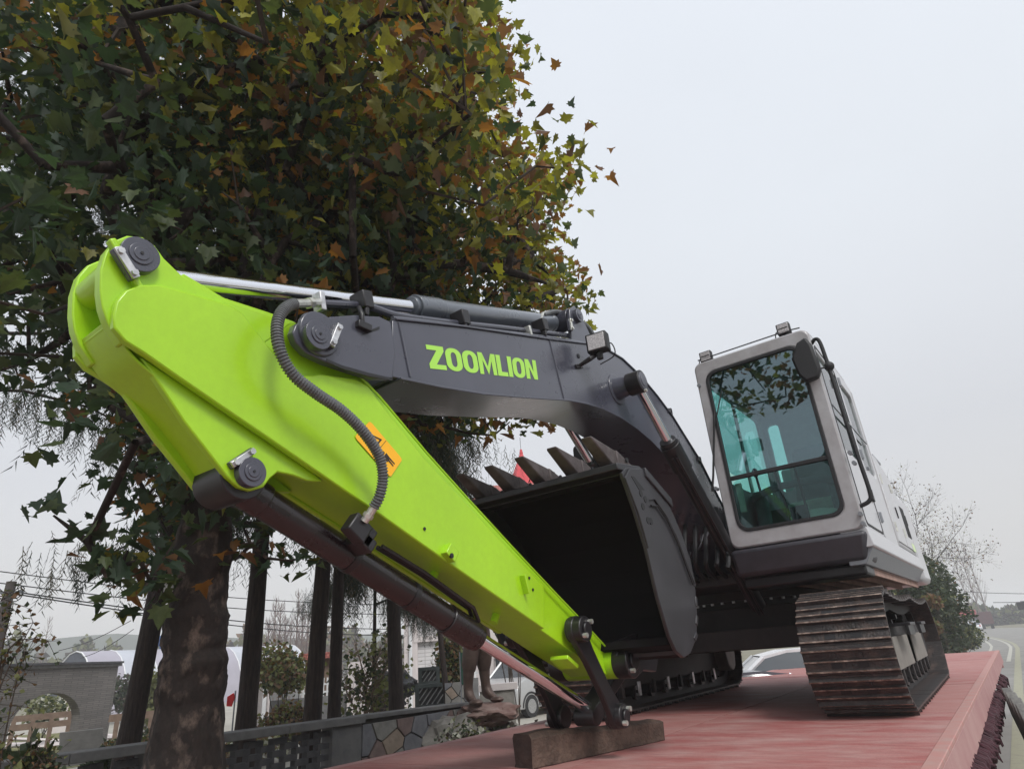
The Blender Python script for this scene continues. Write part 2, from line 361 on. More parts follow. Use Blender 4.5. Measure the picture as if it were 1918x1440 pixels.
# squared log on the deck under the arm linkage
M['log'] = mat('old_brown_timber', (0.058, 0.037, 0.028), .85, col2=(0.14, 0.092, 0.07), vscale=5, stretch=(2, 2, 2), bump=.6, bscale=25)
M['logend'] = mat('dark_log_end', (0.035, 0.022, 0.018), .9, col2=(0.07, 0.045, 0.036), vscale=12, bump=.5, bscale=30)
A0 = np.array((-.245, -2.32, 0)); A1 = np.array((.055, -1.22, 0)); dv = (A1 - A0); Ln = np.linalg.norm(dv); dv /= Ln; sv = np.array((dv[1], -dv[0], 0))
b = MB(); ns = 14; prof = [(-.085, .0), (.075, .0), (.088, .02), (.088, .85), (.06, 1.0), (-.055, 1.0), (-.09, .82), (-.092, .1)]
PP = []
for i in range(ns + 1):
    t = i / ns; h = .175 - .055 * t + .006 * math.sin(9 * t); w = 1.0 - .1 * t
    for k, (a, c) in enumerate(prof):
        j = .006 * math.sin(13.7 * k + 7 * t * 3 + k * t * 9); PP.append(A0 + dv * (t * Ln + (.012 * math.sin(k * 2.1) if i in (0, ns) else 0)) + sv * (a * w + j) + np.array((0, 0, max(0, c * h + (j if c > .5 else 0)))))
k = len(prof)
b.add(PP, [(i * k + j, i * k + (j + 1) % k, (i + 1) * k + (j + 1) % k, (i + 1) * k + j) for i in range(ns) for j in range(k)])
b.add(PP[:k], [tuple(range(k))], 1); b.add(PP[-k:], [tuple(range(k))], 1)
tag(b.obj('squared_log', ['log', 'logend'], None, bevel=.022), 'squared dark brown log lying on the red deck under the excavator arm linkage', 'log')

# ================================================================== excavator
ex = thing('excavator', (0, 1.75, 0), 'crawler excavator with lime green arm, dark boom and pale grey cab on the trailer', 'excavator')
UY = .019
def under(o): o.rotation_euler.z = UY; return o
# ---- undercarriage
RR, ZC, YR = .385, .43, 3.45
def path(n):
    P_ = []
    seg = [('L', YR), ('C', PI * RR), ('T', YR), ('C2', PI * RR)]
    tot = sum(s[1] for s in seg)
    for i in range(n):
        s = tot * i / n
        if s < YR: P_.append((s, ZC - RR, 0))                       # bottom, going rearwards; normal down
        elif s < YR + PI * RR:
            a = (s - YR) / RR; P_.append((YR + RR * math.sin(a), ZC - RR * math.cos(a), a))
        elif s < 2 * YR + PI * RR:
            t = s - YR - PI * RR; y = YR - t; sag = .045 * abs(math.sin(PI * y / (YR / 2))); P_.append((y, ZC + RR - sag, PI))
        else:
            a = (s - 2 * YR - PI * RR) / RR; P_.append((-RR * math.sin(a), ZC + RR * math.cos(a), PI + a))
    return P_
NS = 50; PITCH_S = (2 * YR + 2 * PI * RR) / NS
shoe = MB(); w = .30; p = PITCH_S
pf = [(-p * .53, 0), (-p * .53, -.010), (-p * .46, -.014), (-p * .42, -.042), (-p * .36, -.042), (-p * .31, -.014), (-p * .05, -.012), (-p * .02, -.030), (p * .03, -.030), (p * .06, -.012), (p * .30, -.014), (p * .34, -.030), (p * .40, -.030), (p * .44, -.010), (p * .50, -.006), (p * .50, 0)]
n = len(pf)
vs = [(xx, a, c) for xx in (-w, w) for a, c in pf]
shoe.add(vs, [tuple(range(n)), tuple(range(2 * n - 1, n - 1, -1))], 0)
for i in range(n):
    edge = pf[i][1] < -.028 and pf[(i + 1) % n][1] < -.028
    shoe.add([vs[i], vs[(i + 1) % n], vs[n + (i + 1) % n], vs[n + i]], [(0, 1, 2, 3)], 1 if edge else 0)
for sx in (-.085, .085):
    shoe.box(sx - .036, sx + .036, p * .085, p * .27, -.0155, -.010, 2)
    for sy in (-.19, -.12): shoe.cyl((sx, p * sy, -.024), (sx, p * sy, -.008), .012, n=6)
shoe_me = shoe.mesh('track_shoe', ['rust', 'rustedge', 'rubber'])
bm = bmesh.new(); bm.from_mesh(shoe_me); bmesh.ops.recalc_face_normals(bm, faces=bm.faces[:]); bm.to_mesh(shoe_me); bm.free()
for sx in (1, -1):
    xc = sx * 1.19
    b = MB()
    pts = path(100)
    for off in (-.085, .085):
        loop = [(xc + off, y, z) for y, z, a in pts]
        inn = [(y + (0.085) * math.sin(a) * -1, z + .085 * math.cos(a)) for y, z, a in pts]
        for i in range(0, 100):
            j = (i + 1) % 100
            (y0, z0, _), (y1, z1, _) = pts[i], pts[j]; (a0, c0), (a1, c1) = inn[i], inn[j]
            x0, x1 = xc + off - .02, xc + off + .02
            g0 = .0 if i % 4 else .012
            b.add([(x0, y0, z0), (x0, y1, z1), (x0, a1, c1), (x0, a0, c0), (x1, y0, z0), (x1, y1, z1), (x1, a1, c1), (x1, a0, c0)], [(0, 1, 2, 3), (7, 6, 5, 4), (3, 2, 6, 7)])
    chain = tag(b.obj('track_chain', 'frame', ex, smooth=False), kind='stuff')
    for y, z, a in path(NS):
        o = bpy.data.objects.new('track_shoe', shoe_me); COL.objects.link(o)
        o.location = (xc, y + random.uniform(-.002, .002), z + .0); o.rotation_euler = (a, random.uniform(-.004, .004), 0)
        adopt(o, chain)
    b = MB(); b.prism([(.25, .22), (.25, .46), (.55, .60), (2.95, .60), (3.2, .46), (3.2, .24)], xc - .17, xc + .17, 0)
    fr = b.obj('track_frame', 'frame', ex, bevel=.012)
    b = MB(); b.prism([(.45, .26), (.50, .50), (1.55, .50), (1.60, .26)], xc + sx * .19, xc + sx * .20, 0); 
    b.obj('guard_panel', 'panelgrey', fr, smooth=False)
    b = MB(); b.prism([(1.85, .26), (1.9, .50), (2.9, .50), (2.95, .26)], xc + sx * .19, xc + sx * .20, 0)
    b.obj('guard_panel', 'panelgrey', fr, smooth=False)
    for yy in (.75, 1.75):
        b = MB(); b.box(min(xc + sx * .17, xc + sx * .33), max(xc + sx * .17, xc + sx * .33), yy, yy + .42, .575, .60); b.box(xc + sx * .30 - .012, xc + sx * .30 + .012, yy, yy + .42, .50, .60)
        b.obj('step', 'black', fr, bevel=.004)
    for i, yy in enumerate(np.linspace(.42, 3.0, 8)):
        b = MB(); b.cyl((xc - .15, yy, .17), (xc + .15, yy, .17), .075, n=14); b.cyl((xc - .17, yy, .17), (xc + .17, yy, .17), .035, n=10); b.obj('roller', 'black', fr)
        b = MB(); b.box(xc - .185, xc + .185, yy - .03, yy + .03, .13, .26); b.obj('roller_bracket', 'steel' if sx < 0 and i % 2 else 'frame', fr, bevel=.006)
    for yy in (1.1, 2.3):
        b = MB(); b.cyl((xc - .08, yy, .70), (xc + .08, yy, .70), .06, n=12); b.box(xc - .03, xc + .03, yy - .03, yy + .03, .58, .70); b.obj('carrier_roller', 'black', fr)
    b = MB(); b.cyl((xc - .07, 0, ZC), (xc + .07, 0, ZC), .30, n=30); b.cyl((xc - .11, 0, ZC), (xc + .11, 0, ZC), .09, n=16); b.obj('idler_wheel', 'frame', fr)
    b = MB(); b.cyl((xc - .04, YR, ZC), (xc + .04, YR, ZC), .29, n=26)
    for i in range(21):
        a = 2 * PI * i / 21; b.cyl((xc - .035, YR + .30 * math.cos(a), ZC + .30 * math.sin(a)), (xc + .035, YR + .30 * math.cos(a), ZC + .30 * math.sin(a)), .025, n=6)
    b.cyl((xc + sx * .03, YR, ZC), (xc + sx * .16, YR, ZC), .2, .16, 20)
    b.obj('sprocket', 'frame', fr)
    b = MB(); b.prism([(YR - .14 + .2 * math.cos(t) * (1 if abs(math.cos(t)) < .8 else .9), ZC + .02 + .24 * math.sin(t)) for t in np.linspace(0, 2 * PI, 22)[:-1]], xc - sx * .33, xc - sx * .10, 0)
    b.obj('drive_motor_cover', 'panelgrey' if sx < 0 else 'frame', fr, bevel=.015)
    under(chain); under(fr)
b = MB(); b.prism([(-.98, .56), (-.55, .47), (.55, .47), (.98, .56), (.98, .74), (.55, .86), (-.55, .86), (-.98, .74)], 1.0, 2.5, 1); under(b.obj('car_body', 'frame', ex, bevel=.01))
for yy in (.85, 2.65):
    b = MB(); b.prism([(-1.05, .48), (1.05, .48), (1.05, .66), (-1.05, .66)], yy - .16, yy + .16, 1); under(b.obj('cross_beam', 'frame', ex, bevel=.01))
b = MB(); b.cyl((0, 1.75, .86), (0, 1.75, .97), .66, n=48); b.cyl((0, 1.75, .93), (0, 1.75, 1.02), .72, n=48)
ring = b.obj('slewing_ring', 'frame', ex)
b = MB(); b.cyl((0, 0, 0), (0, 0, .02), .016, n=6); bolt_me = b.mesh('bolt', 'steel')
for i in range(36):
    a = 2 * PI * i / 36
    for rr_, z in ((.69, .908), (.63, .842)):
        o = bpy.data.objects.new('bolt', bolt_me); COL.objects.link(o); o.location = (rr_ * math.cos(a), 1.75 + rr_ * math.sin(a), z); adopt(o, ring)
# ---- upper structure
HW = 1.5
b = MB(); b.box(-1.42, 1.40, .30, 3.9, 1.03, 1.12); b.obj('platform', 'frame', ex, bevel=.01)
b = MB()
for i, xx in enumerate(np.linspace(.72, 1.38, 5)): b.box(xx - .012, xx + .012, .35, 3.6, .975, 1.028)
b.box(.7, 1.40, .34, 3.6, 1.02, 1.028); tag(b.obj('belly_plate', 'under', ex, smooth=False))
cyc = [(1.75 + 2.85 * math.cos(t), 2.85 * math.sin(t)) for t in np.linspace(-.555, .555, 15)]
b = MB(); b.prism([(x, y) for y, x in [(3.45, -1.5)] + cyc + [(3.45, 1.5)]], 1.02, 2.05, 2); b.obj('counterweight', 'white', ex, bevel=.06)
# side skirt below the doors, with a darker chamfered band
for s in (1, -1):
    b = MB(); b.prism([(s * 1.30, 1.30), (s * 1.5, 1.30), (s * 1.515, 1.16), (s * 1.5, 1.15), (s * 1.30, 1.15)], .02, 3.5, 1); b.obj('side_skirt', 'white', ex, bevel=.008)
    b = MB(); b.prism([(s * 1.30, 1.148), (s * 1.497, 1.148), (s * 1.42, 1.03), (s * 1.30, 1.03)], .04, 3.5, 1); b.obj('skirt_band', 'bodydark', ex, bevel=.006)
# machine compartment right of the cab's rear
b = MB(); b.prism([(1.93, 1.315), (1.93, 2.32), (2.3, 2.33), (3.0, 2.22), (3.35, 2.0), (3.5, 1.7), (3.52, 1.315)], .55, 1.49, 0); cov = b.obj('engine_cover', 'white', ex, bevel=.03)
for (y0, y1, z0, z1) in ((1.97, 2.62, 1.36, 2.2), (2.66, 3.4, 1.36, 1.95)):
    b = MB(); b.box(1.488, 1.502, y0, y1, z0, z1); d_ = b.obj('cover_door', 'white', cov, bevel=.012)
    b = MB(); b.box(1.501, 1.512, y1 - .10, y1 - .06, z0 + .3, z0 + .42); b.obj('latch', 'rubber', d_, bevel=.003)
    for q in (0.1, .6):
        b = MB(); b.cyl((1.505, y0 + .02, z0 + q), (1.505, y0 + .02, z0 + q + .1), .014, n=8); b.obj('hinge', 'fitting', d_)
for i in range(4):
    b = MB(); b.box(1.498, 1.508, 3.02 + i * .085, 3.06 + i * .085, 1.5, 1.86); b.obj('louvre', 'rubber', cov, bevel=.004)
b = MB(); b.box(1.499, 1.504, 3.12, 3.36, 1.35, 1.44); b.obj('pale_sticker', 'yelsticker', cov, smooth=False)
b = MB(); b.box(1.0, 1.47, 2.35, 2.9, 2.34, 2.37); b.obj('top_grille', 'bodydark', cov, bevel=.005)
b = MB(); b.prism([(.9, 1.12), (.9, 1.62), (1.4, 1.95), (3.5, 1.95), (3.5, 1.12)], -1.49, -.45, 0); b.obj('tank_cover', 'white', ex, bevel=.03)
b = MB(); b.box(-.4, .44, 2.1, 3.5, 1.12, 1.9); b.obj('engine_housing', 'frame', ex, bevel=.02)
# dark skirt under the cab
b = MB(); b.hexa([(.42, .03, 1.055), (1.44, .03, 1.055), (1.46, .40, 1.05), (.42, .40, 1.05), (.41, -.03, 1.275), (1.495, -.03, 1.275), (1.495, .40, 1.275), (.41, .40, 1.275)])
b.obj('cab_skirt', 'bumper', ex, bevel=.035)
b = MB(); b.box(.44, 1.40, .12, .5, .96, 1.05); b.obj('skirt_underside', 'black', ex, bevel=.02)
b = MB(); b.box(.36, .44, .1, 2.0, 1.12, 1.30); b.box(-.44, -.36, .5, 2.6, 1.12, 1.7); b.box(.30, .36, .5, 2.6, 1.12, 1.85); b.obj('boom_bracket', 'frame', ex, bevel=.01)
# ---- cab
def rrect(x0, x1, z0, z1, r, k=5):
    out = []
    for cx, cz, a0 in ((x1 - r, z1 - r, 0), (x0 + r, z1 - r, PI / 2), (x0 + r, z0 + r, PI), (x1 - r, z0 + r, 1.5 * PI)):
        for i in range(k + 1):
            a = a0 + PI / 2 * i / k; out.append((cx + r * math.cos(a), cz + r * math.sin(a)))
    return out
def ringp(b, outer, inner, a, c, axis, mi=0):
    n = len(outer)
    def pt(p, t): q = list(p); q.insert(axis, t); return q
    vs = [pt(p, t) for t in (a, c) for p in outer] + [pt(p, t) for t in (a, c) for p in inner]
    fs = []
    for i in range(n):
        j = (i + 1) % n
        fs += [(i, j, 2 * n + j, 2 * n + i), (n + j, n + i, 3 * n + i, 3 * n + j), (i, n + i, n + j, j), (2 * n + i, 2 * n + j, 3 * n + j, 3 * n + i)]
    b.add(vs, fs, mi)
CXL, CXR, CZ0, CZ1 = .43, 1.495, 1.285, 3.06
WX0, WX1, WZ0, WZ1 = .525, 1.385, 1.42, 2.935
b = MB(); ringp(b, rrect(CXL, CXR, CZ0, CZ1, .07), rrect(WX0, WX1, WZ0, WZ1, .10), 0, .09, 1)
cab = b.obj('cab', 'cabpaint', ex, bevel=.018)
b = MB(); ringp(b, rrect(WX0 - .004, WX1 + .004, WZ0 - .004, WZ1 + .004, .10), rrect(WX0 + .022, WX1 - .022, WZ0 + .022, WZ1 - .022, .085), -.008, .03, 1); b.obj('window_seal', 'rubber', cab, bevel=.003)
b = MB(); b.box(WX0 + .02, WX1 - .02, -.002, .035, 1.875, 1.91); b.obj('window_bar', 'rubber', cab, bevel=.005)
rr2 = rrect(WX0 + .02, WX1 - .02, 1.905, WZ1 - .02, .085); b = MB(); b.add([(x, .012, z) for x, z in rr2], [tuple(range(len(rr2)))]); b.obj('windscreen', 'glass', cab, smooth=False)
rr2 = rrect(WX0 + .02, WX1 - .02, WZ0 + .02, 1.88, .085); b = MB(); b.add([(x, .016, z) for x, z in rr2], [tuple(range(len(rr2)))]); b.obj('lower_windscreen', 'glass2', cab, smooth=False)
CY1 = 1.9
for s, xw in ((1, CXR - .005), (-1, CXL + .005)):
    x0, x1 = (xw - .05, xw) if s > 0 else (xw, xw + .05)
    b = MB(); ringp(b, [(y, z) for y, z in rrect(.092, CY1, CZ0, CZ1 - .03, .05)], [(y, z) for y, z in rrect(.16, CY1 - .09, 1.98 if s > 0 else 1.9, 2.90, .07)], x0, x1, 0)
    sd = b.obj('side_wall', 'cabpaint' if s < 0 else 'white', cab, bevel=.008)
    q = rrect(.15, CY1 - .08, 1.97 if s > 0 else 1.89, 2.91, .07); b = MB(); b.add([(xw - s * .02, y, z) for y, z in q], [tuple(range(len(q)))]); b.obj('side_window', 'glassr', sd, smooth=False)
    b = MB(); b.box(xw - .012 if s > 0 else xw - .006, xw + .006 if s > 0 else xw + .012, .99, 1.07, 1.32, 2.93); b.obj('door_pillar', 'white' if s > 0 else 'cabpaint', sd, bevel=.004)
    if s > 0:
        b = MB(); ringp(b, rrect(.135, 1.0, 1.33, 2.95, .06), rrect(.155, .98, 1.35, 2.93, .055), xw - .002, xw + .004, 0); b.obj('door_seam', 'rubber', sd, smooth=False)
        b = MB(); b.box(xw, xw + .02, .86, .95, 1.62, 1.74); b.obj('door_handle', 'rubber', sd, bevel=.006)
        b = MB(); b.box(xw, xw + .025, 1.2, 1.24, 1.97, 2.0); b.box(xw, xw + .012, .17, 1.8, 2.355, 2.375); b.obj('window_rail', 'bodydark', sd, bevel=.003)
        for zz in (1.45, 2.05, 2.80):
            b = MB(); b.cyl((xw + .012, 1.04, zz), (xw + .012, 1.04, zz + .09), .016, n=8); b.box(xw, xw + .012, 1.02, 1.12, zz, zz + .09); b.obj('hinge', 'bodydark', sd, bevel=.002)
b = MB(); ringp(b, rrect(CXL, CXR, CZ0, CZ1 - .03, .05), rrect(.53, .66, 2.05, 2.85, .05), CY1 - .01, CY1 + .05, 1); rw = b.obj('rear_wall', 'cabpaint', cab, bevel=.01)
q = rrect(.52, .67, 2.04, 2.86, .05); b = MB(); b.add([(x, CY1 + .02, z) for x, z in q], [tuple(range(len(q)))]); b.obj('rear_window', 'glassr', rw, smooth=False)
b = MB(); b.prism([(.04, 3.02), (.06, 3.065), (.25, 3.095), (1.6, 3.10), (1.9, 3.06), (1.95, 3.00)], CXL + .01, CXR - .012, 0); b.obj('roof', 'cabpaint', cab, bevel=.03)
b = MB(); b.box(CXL + .02, CXR - .03, .1, 1.9, 2.985, 3.005); b.obj('headliner', 'interior', cab, smooth=False)
b = MB(); b.tube([(CXL + .05, .02, CZ1 + .035), (CXR - .16, .02, CZ1 + .038), (CXR - .06, .04, CZ1 + .035)], .006, 6); b.obj('roof_cable', 'rubber', cab)
b = MB(); b.box(CXL, CXR - .02, .08, 1.9, 1.29, 1.33); b.obj('cab_floor', 'interior', cab, smooth=False)
# interior
b = MB(); b.box(.74, 1.22, .95, 1.45, 1.62, 1.76); b.obj('seat', 'seat', cab, bevel=.05)
b = MB(); b.hexa([(.74, 1.38, 1.74), (1.22, 1.38, 1.74), (1.22, 1.5, 1.74), (.74, 1.5, 1.74), (.80, 1.52, 2.42), (1.16, 1.52, 2.42), (1.16, 1.6, 2.42), (.80, 1.6, 2.42)]); b.obj('seat_back', 'interior', cab, bevel=.04)
b = MB(); b.box(.80, 1.16, 1.0, 1.4, 1.33, 1.62); b.obj('seat_base', 'interior', cab, bevel=.02)
for xx in (.60, 1.28):
    b = MB(); b.box(xx - .07, xx + .07, .6, 1.3, 1.5, 1.86); c_ = b.obj('armrest_console', 'interior', cab, bevel=.03)
    b = MB(); b.cyl((xx, .7, 1.86), (xx, .67, 2.02), .012, n=8); b.sphere((xx, .665, 2.05), .03, 6, sc=(1, 1, 1.6)); b.obj('joystick', 'rubber', c_)
b = MB(); b.sphere((1.08, .42, 1.36), .34, 12, sc=(1.05, .8, .62)); b.obj('plastic_cover_sheet', 'seat', cab)
for i, xx in enumerate((.86, 1.02)):
    b = MB(); b.tube([(xx, .50, 1.33), (xx, .44, 1.65), (xx + (i - .5) * .02, .36, 1.95)], .012, 8); b.box(xx - .075, xx + .065, .16, .19, 1.44, 1.58); b.obj('travel_lever', 'rubber', cab, bevel=.008)
b = MB(); b.box(.545, .60, .10, .13, 1.60, 1.86); b.obj('pale_label', 'seat', cab, bevel=.006)
b = MB(); b.tube(spline([(.55, .55, 1.78), (.8, .48, 1.83), (1.15, .48, 1.83), (1.34, .6, 1.80)], 6), .035, 8); b.obj('dash_bar', 'interior', cab)
# rail, mirror, lamps
rail = [Y(u, v, .03) for u, v in ((1508, 646), (1522, 637), (1536, 642), (1553, 690), (1580, 775), (1607, 855), (1629, 920), (1628, 938), (1600, 950))]
rail = [np.array((max(p[0], 1.53 if 0 < i < 8 else 1.49), p[1] + (.0 if i else .02), p[2])) for i, p in enumerate(rail)]
b = MB(); b.tube(spline(rail, 6), .0165, 10); hr = b.obj('handrail', 'rubber', cab)
b = MB(); c_ = Y(1553, 686, .03); b.sphere(c_, .042, 8); b.tube(spline([c_, Y(1537, 690, -.02), Y(1510, 693, -.08), Y(1500, 680, -.10)], 5), .008, 6); b.obj('mirror_arm', 'rubber', hr)
b = MB(); c_ = Y(1505, 673, -.13); b.prism([(c_[0] + a * 1.0, c_[2] + k) for a, k in ((-.095, .04), (-.02, .17), (.06, .20), (.09, .12), (.105, -.12), (.07, -.19), (-.03, -.2), (-.075, -.12))], -.13, -.055, 1); b.obj('mirror', 'rubber', hr, bevel=.02)
def lamp(c, s, parent, fwd=(0, -1, 0), lensm='lens'):
    c = np.array(c, float); f = np.array(fwd, float); f /= np.linalg.norm(f); r = np.cross(f, (0, 0, 1)); r /= np.linalg.norm(r); u = np.cross(r, f)
    b = MB(); b.obox(c, r, f, u, s * .5, s * .28, s * .46); b.obox(c - u * s * .62, r, f, u, s * .14, s * .12, s * .2); o = b.obj('work_lamp', 'rubber', parent, bevel=s * .07)
    b = MB(); b.obox(c + f * s * .285, r, f, u, s * .41, s * .02, s * .37)
    b.obj('lens', lensm, o, bevel=s * .03)
    
    if s < .13:
        b = MB(); b.obox(c + f * s * .31, r, f, u, s * .36, s * .012, s * .04); b.obj('lens_bar', 'rubber', o)
    return o
for u, v in ((1323, 669), (1468, 617)):
    lamp(Y(u, v, .05), .115, cab)
    b = MB(); q = Y(u, v, .07); b.tube(spline([q, q + (-.08, .03, .0), q + (-.09, .04, -.09), q + (-.04, .03, -.12)], 5), .005, 5); b.obj('lamp_cable', 'rubber', cab)
b = MB(); b.tube([Y(1338, 770, -.03), Y(1336, 890, -.05), Y(1334, 920, -.03)], .010, 6); b.tube([Y(1338, 800, -.04), Y(1352, 730, -.01)], .006, 5); b.obj('wiper', 'rubber', cab)
for u, v in ((1310, 723), (1342, 915), (1362, 1017), (1592, 848), (1600, 867), (1612, 962), (1617, 980)):
    b = MB(); q = Y(u, v, 0); b.cyl(q + (0, .03, 0), q + (0, -.022, 0), .017, n=10); b.obj('cab_bolt', 'bodydark', cab)
# left-hand mirror, seen beyond the bucket
b = MB(); q = Y(1092, 858, .5); b.prism([(q[0] + a, q[2] + k) for a, k in rrect(-.10, .10, -.18, .16, .05, 3)], .46, .53, 1); lm_ = b.obj('mirror', 'rubber', ex, bevel=.01)
b = MB(); b.tube([q + (.15, .1, .0), q + (.17, .15, -.5), q + (.2, .3, -1.0)], .018, 8); b.obj('mirror_post', 'rubber', lm_)

# ---- boom
BW = .195
top = yz([(592, 600), (620, 591), (665, 588), (712, 592), (740, 600), (870, 614), (1030, 637), (1105, 646), (1135, 655), (1165, 673), (1200, 706), (1230, 742), (1260, 782), (1310, 862), (1345, 932)], BW) + [(.95, 1.62), (1.25, 1.36)]
bot = [(1.18, 1.08), (.72, 1.14)] + yz([(1335, 1003), (1300, 932), (1268, 885), (1240, 850), (1215, 824), (1190, 803), (1160, 782), (1125, 765), (1092, 755), (1060, 749), (980, 744), (900, 737), (820, 724), (745, 708)], BW)
nose = yz([(700, 707), (660, 694), (610, 677), (575, 660), (556, 640), (549, 622), (555, 606), (570, 600)], BW + .012)
# closed outline: top (front to back), then bottom (back to front)
web_top = top[3:]; b = MB()
b.prism(yz([(735, 600)], BW) + top[4:] + bot + yz([(735, 706)], BW), -BW, BW, 0)
boom = b.obj('boom', 'boom', ex, bevel=.004)
def strip(name, pts, x0, x1, th, m, par, up=1):
    pts = [np.array(p, float) for p in pts]; n = len(pts); nr = []
    for i in range(n):
        d = pts[min(i + 1, n - 1)] - pts[max(i - 1, 0)]; d /= np.linalg.norm(d); nr.append(np.array((-d[1], d[0])) * up)
    b = MB(); vs = []
    for x in (x0, x1):
        for i in range(n): vs.append((x, *pts[i]))
        for i in range(n): vs.append((x, *(pts[i] + nr[i] * th)))
    fs = []
    for i in range(n - 1):
        fs += [(i, i + 1, n + i + 1, n + i), (2 * n + i + 1, 2 * n + i, 3 * n + i, 3 * n + i + 1), (i + 1, i, 2 * n + i, 2 * n + i + 1), (n + i, n + i + 1, 3 * n + i + 1, 3 * n + i)]
    fs += [(0, n, 3 * n, 2 * n), (n - 1, 3 * n - 1, 4 * n - 1, 2 * n - 1)]
    b.add(vs, fs); return b.obj(name, m, par, bevel=.003)
strip('bottom_plate', bot[2:], -BW - .022, BW + .022, .013, 'boom', boom, 1)
strip('top_plate', top[4:], -BW - .012, BW + .012, .013, 'boom', boom, 1)
# nose fork: two cheek plates that straddle the arm
nfp = yz([(592, 600), (620, 592), (665, 589), (712, 592), (733, 602), (742, 655), (737, 708)], BW + .012) + nose
for s in (1, -1):
    b = MB(); b.prism(nfp, s * (BW + .008), s * (BW - .035), 0); fk = b.obj('nose_fork', 'boom', boom, bevel=.006)
    q = X(597, 626, BW + .01); cy_, cz_ = q[1], q[2]
    b = MB(); b.cyl((s * (BW + .0), cy_ + .0, cz_), (s * (BW + .022), cy_, cz_), .105, .10, n=40); b.obj('boss', 'boom', fk, bevel=.004)
def pincap(y, z, x, r, par, s=1):
    b = MB(); b.cyl((x, y, z), (x + s * .035, y, z), r, n=36); b.cyl((x + s * .034, y, z), (x + s * .040, y, z), r * .62, n=30); b.cyl((x + s * .039, y, z), (x + s * .043, y, z), r * .40, n=24)
    o = b.obj('pin', 'boom', par, bevel=.003)
    b = MB(); b.cyl((x + s * .042, y, z), (x + s * .046, y, z), r * .09, n=10); b.obj('grease_hole', 'rubber', o); return o
def lockplate(c, d, par, x, L_=.062, w=.018, m='steel'):
    # bright locking bar bolted beside a pin; d = direction in the y-z plane
    d = np.array((0, *d), float); d /= np.linalg.norm(d); n_ = np.cross((1, 0, 0), d); c = np.array((x, c[0], c[1]))
    b = MB(); b.obox(c + (-.012, 0, 0), (1, 0, 0), d, n_, .012, L_, w); o = b.obj('pin_keeper', 'boom', par, bevel=.003)
    b = MB(); b.obox(c + (.006, 0, 0), (1, 0, 0), d, n_, .006, L_, w * .8); pl = b.obj('lock_bar', m, o, bevel=.002)
    for t in (-.7, .7):
        b = MB(); q = c + d * L_ * t + np.array((.010, 0, 0)); b.cyl(q, q + (.012, 0, 0), .012, n=6); b.obj('bolt', m, pl)
q = X(597, 627, BW + .05); pincap(q[1], q[2], BW + .02, .066, boom)
q = X(629, 628, BW + .05); lockplate(q[1:], (-.02, -.06), boom, BW + .045)
for a, c in (((747, 604), (768, 706)), ((1029, 637), (1057, 750))):
    b = MB(); b.tube([X(*a, BW + .001), X(*c, BW + .001)], .007, 8); b.obj('weld_seam', 'boom', boom)
b = MB(); b.prism(yz([(676, 628), (684, 622), (711, 611), (711, 617)], BW + .010), BW + .009, BW + .010, 0); b.obj('slot', 'rubber', boom, smooth=False)
for u, v in ((1083, 667),):
    b = MB(); q = X(u, v, BW); b.cyl(q, q + (.006, 0, 0), .018, n=12); b.obj('hole', 'rubber', boom)
b = MB(); b.prism(yz([(612, 672), (640, 684), (690, 698), (735, 708), (735, 713), (690, 704), (640, 690), (612, 677)], BW + .021), BW + .019, BW + .0215, 0); b.obj('groove', 'rubber', boom, smooth=False)
# lettering
Q = [X(797, 645, BW + .002), X(1003, 675, BW + .002), X(1008, 711, BW + .002), X(806, 690, BW + .002)]
def quadmap(s, t): return (1 - t) * ((1 - s) * Q[0] + s * Q[1]) + t * ((1 - s) * Q[3] + s * Q[2])
def ringletter(x0, x1, st, st2):
    def er(a, c, z0, z1, rx, rz):
        return [(cx_ + rx * math.cos(q), cz_ + rz * math.sin(q)) for cx_, cz_, q0 in ((c - rx, z1 - rz, 0), (a + rx, z1 - rz, PI / 2), (a + rx, z0 + rz, PI), (c - rx, z0 + rz, 1.5 * PI)) for q in [q0 + PI / 2 * i / 7 for i in range(8)]]
    o_ = er(x0, x1, 0, 1, (x1 - x0) * .46, .30); i_ = er(x0 + st, x1 - st, st2, 1 - st2, (x1 - x0 - 2 * st) * .46, .20)
    n = len(o_); return o_ + i_, [(i, (i + 1) % n, n + (i + 1) % n, n + i) for i in range(n)]
def polyl(p): return p, [tuple(range(len(p)))]
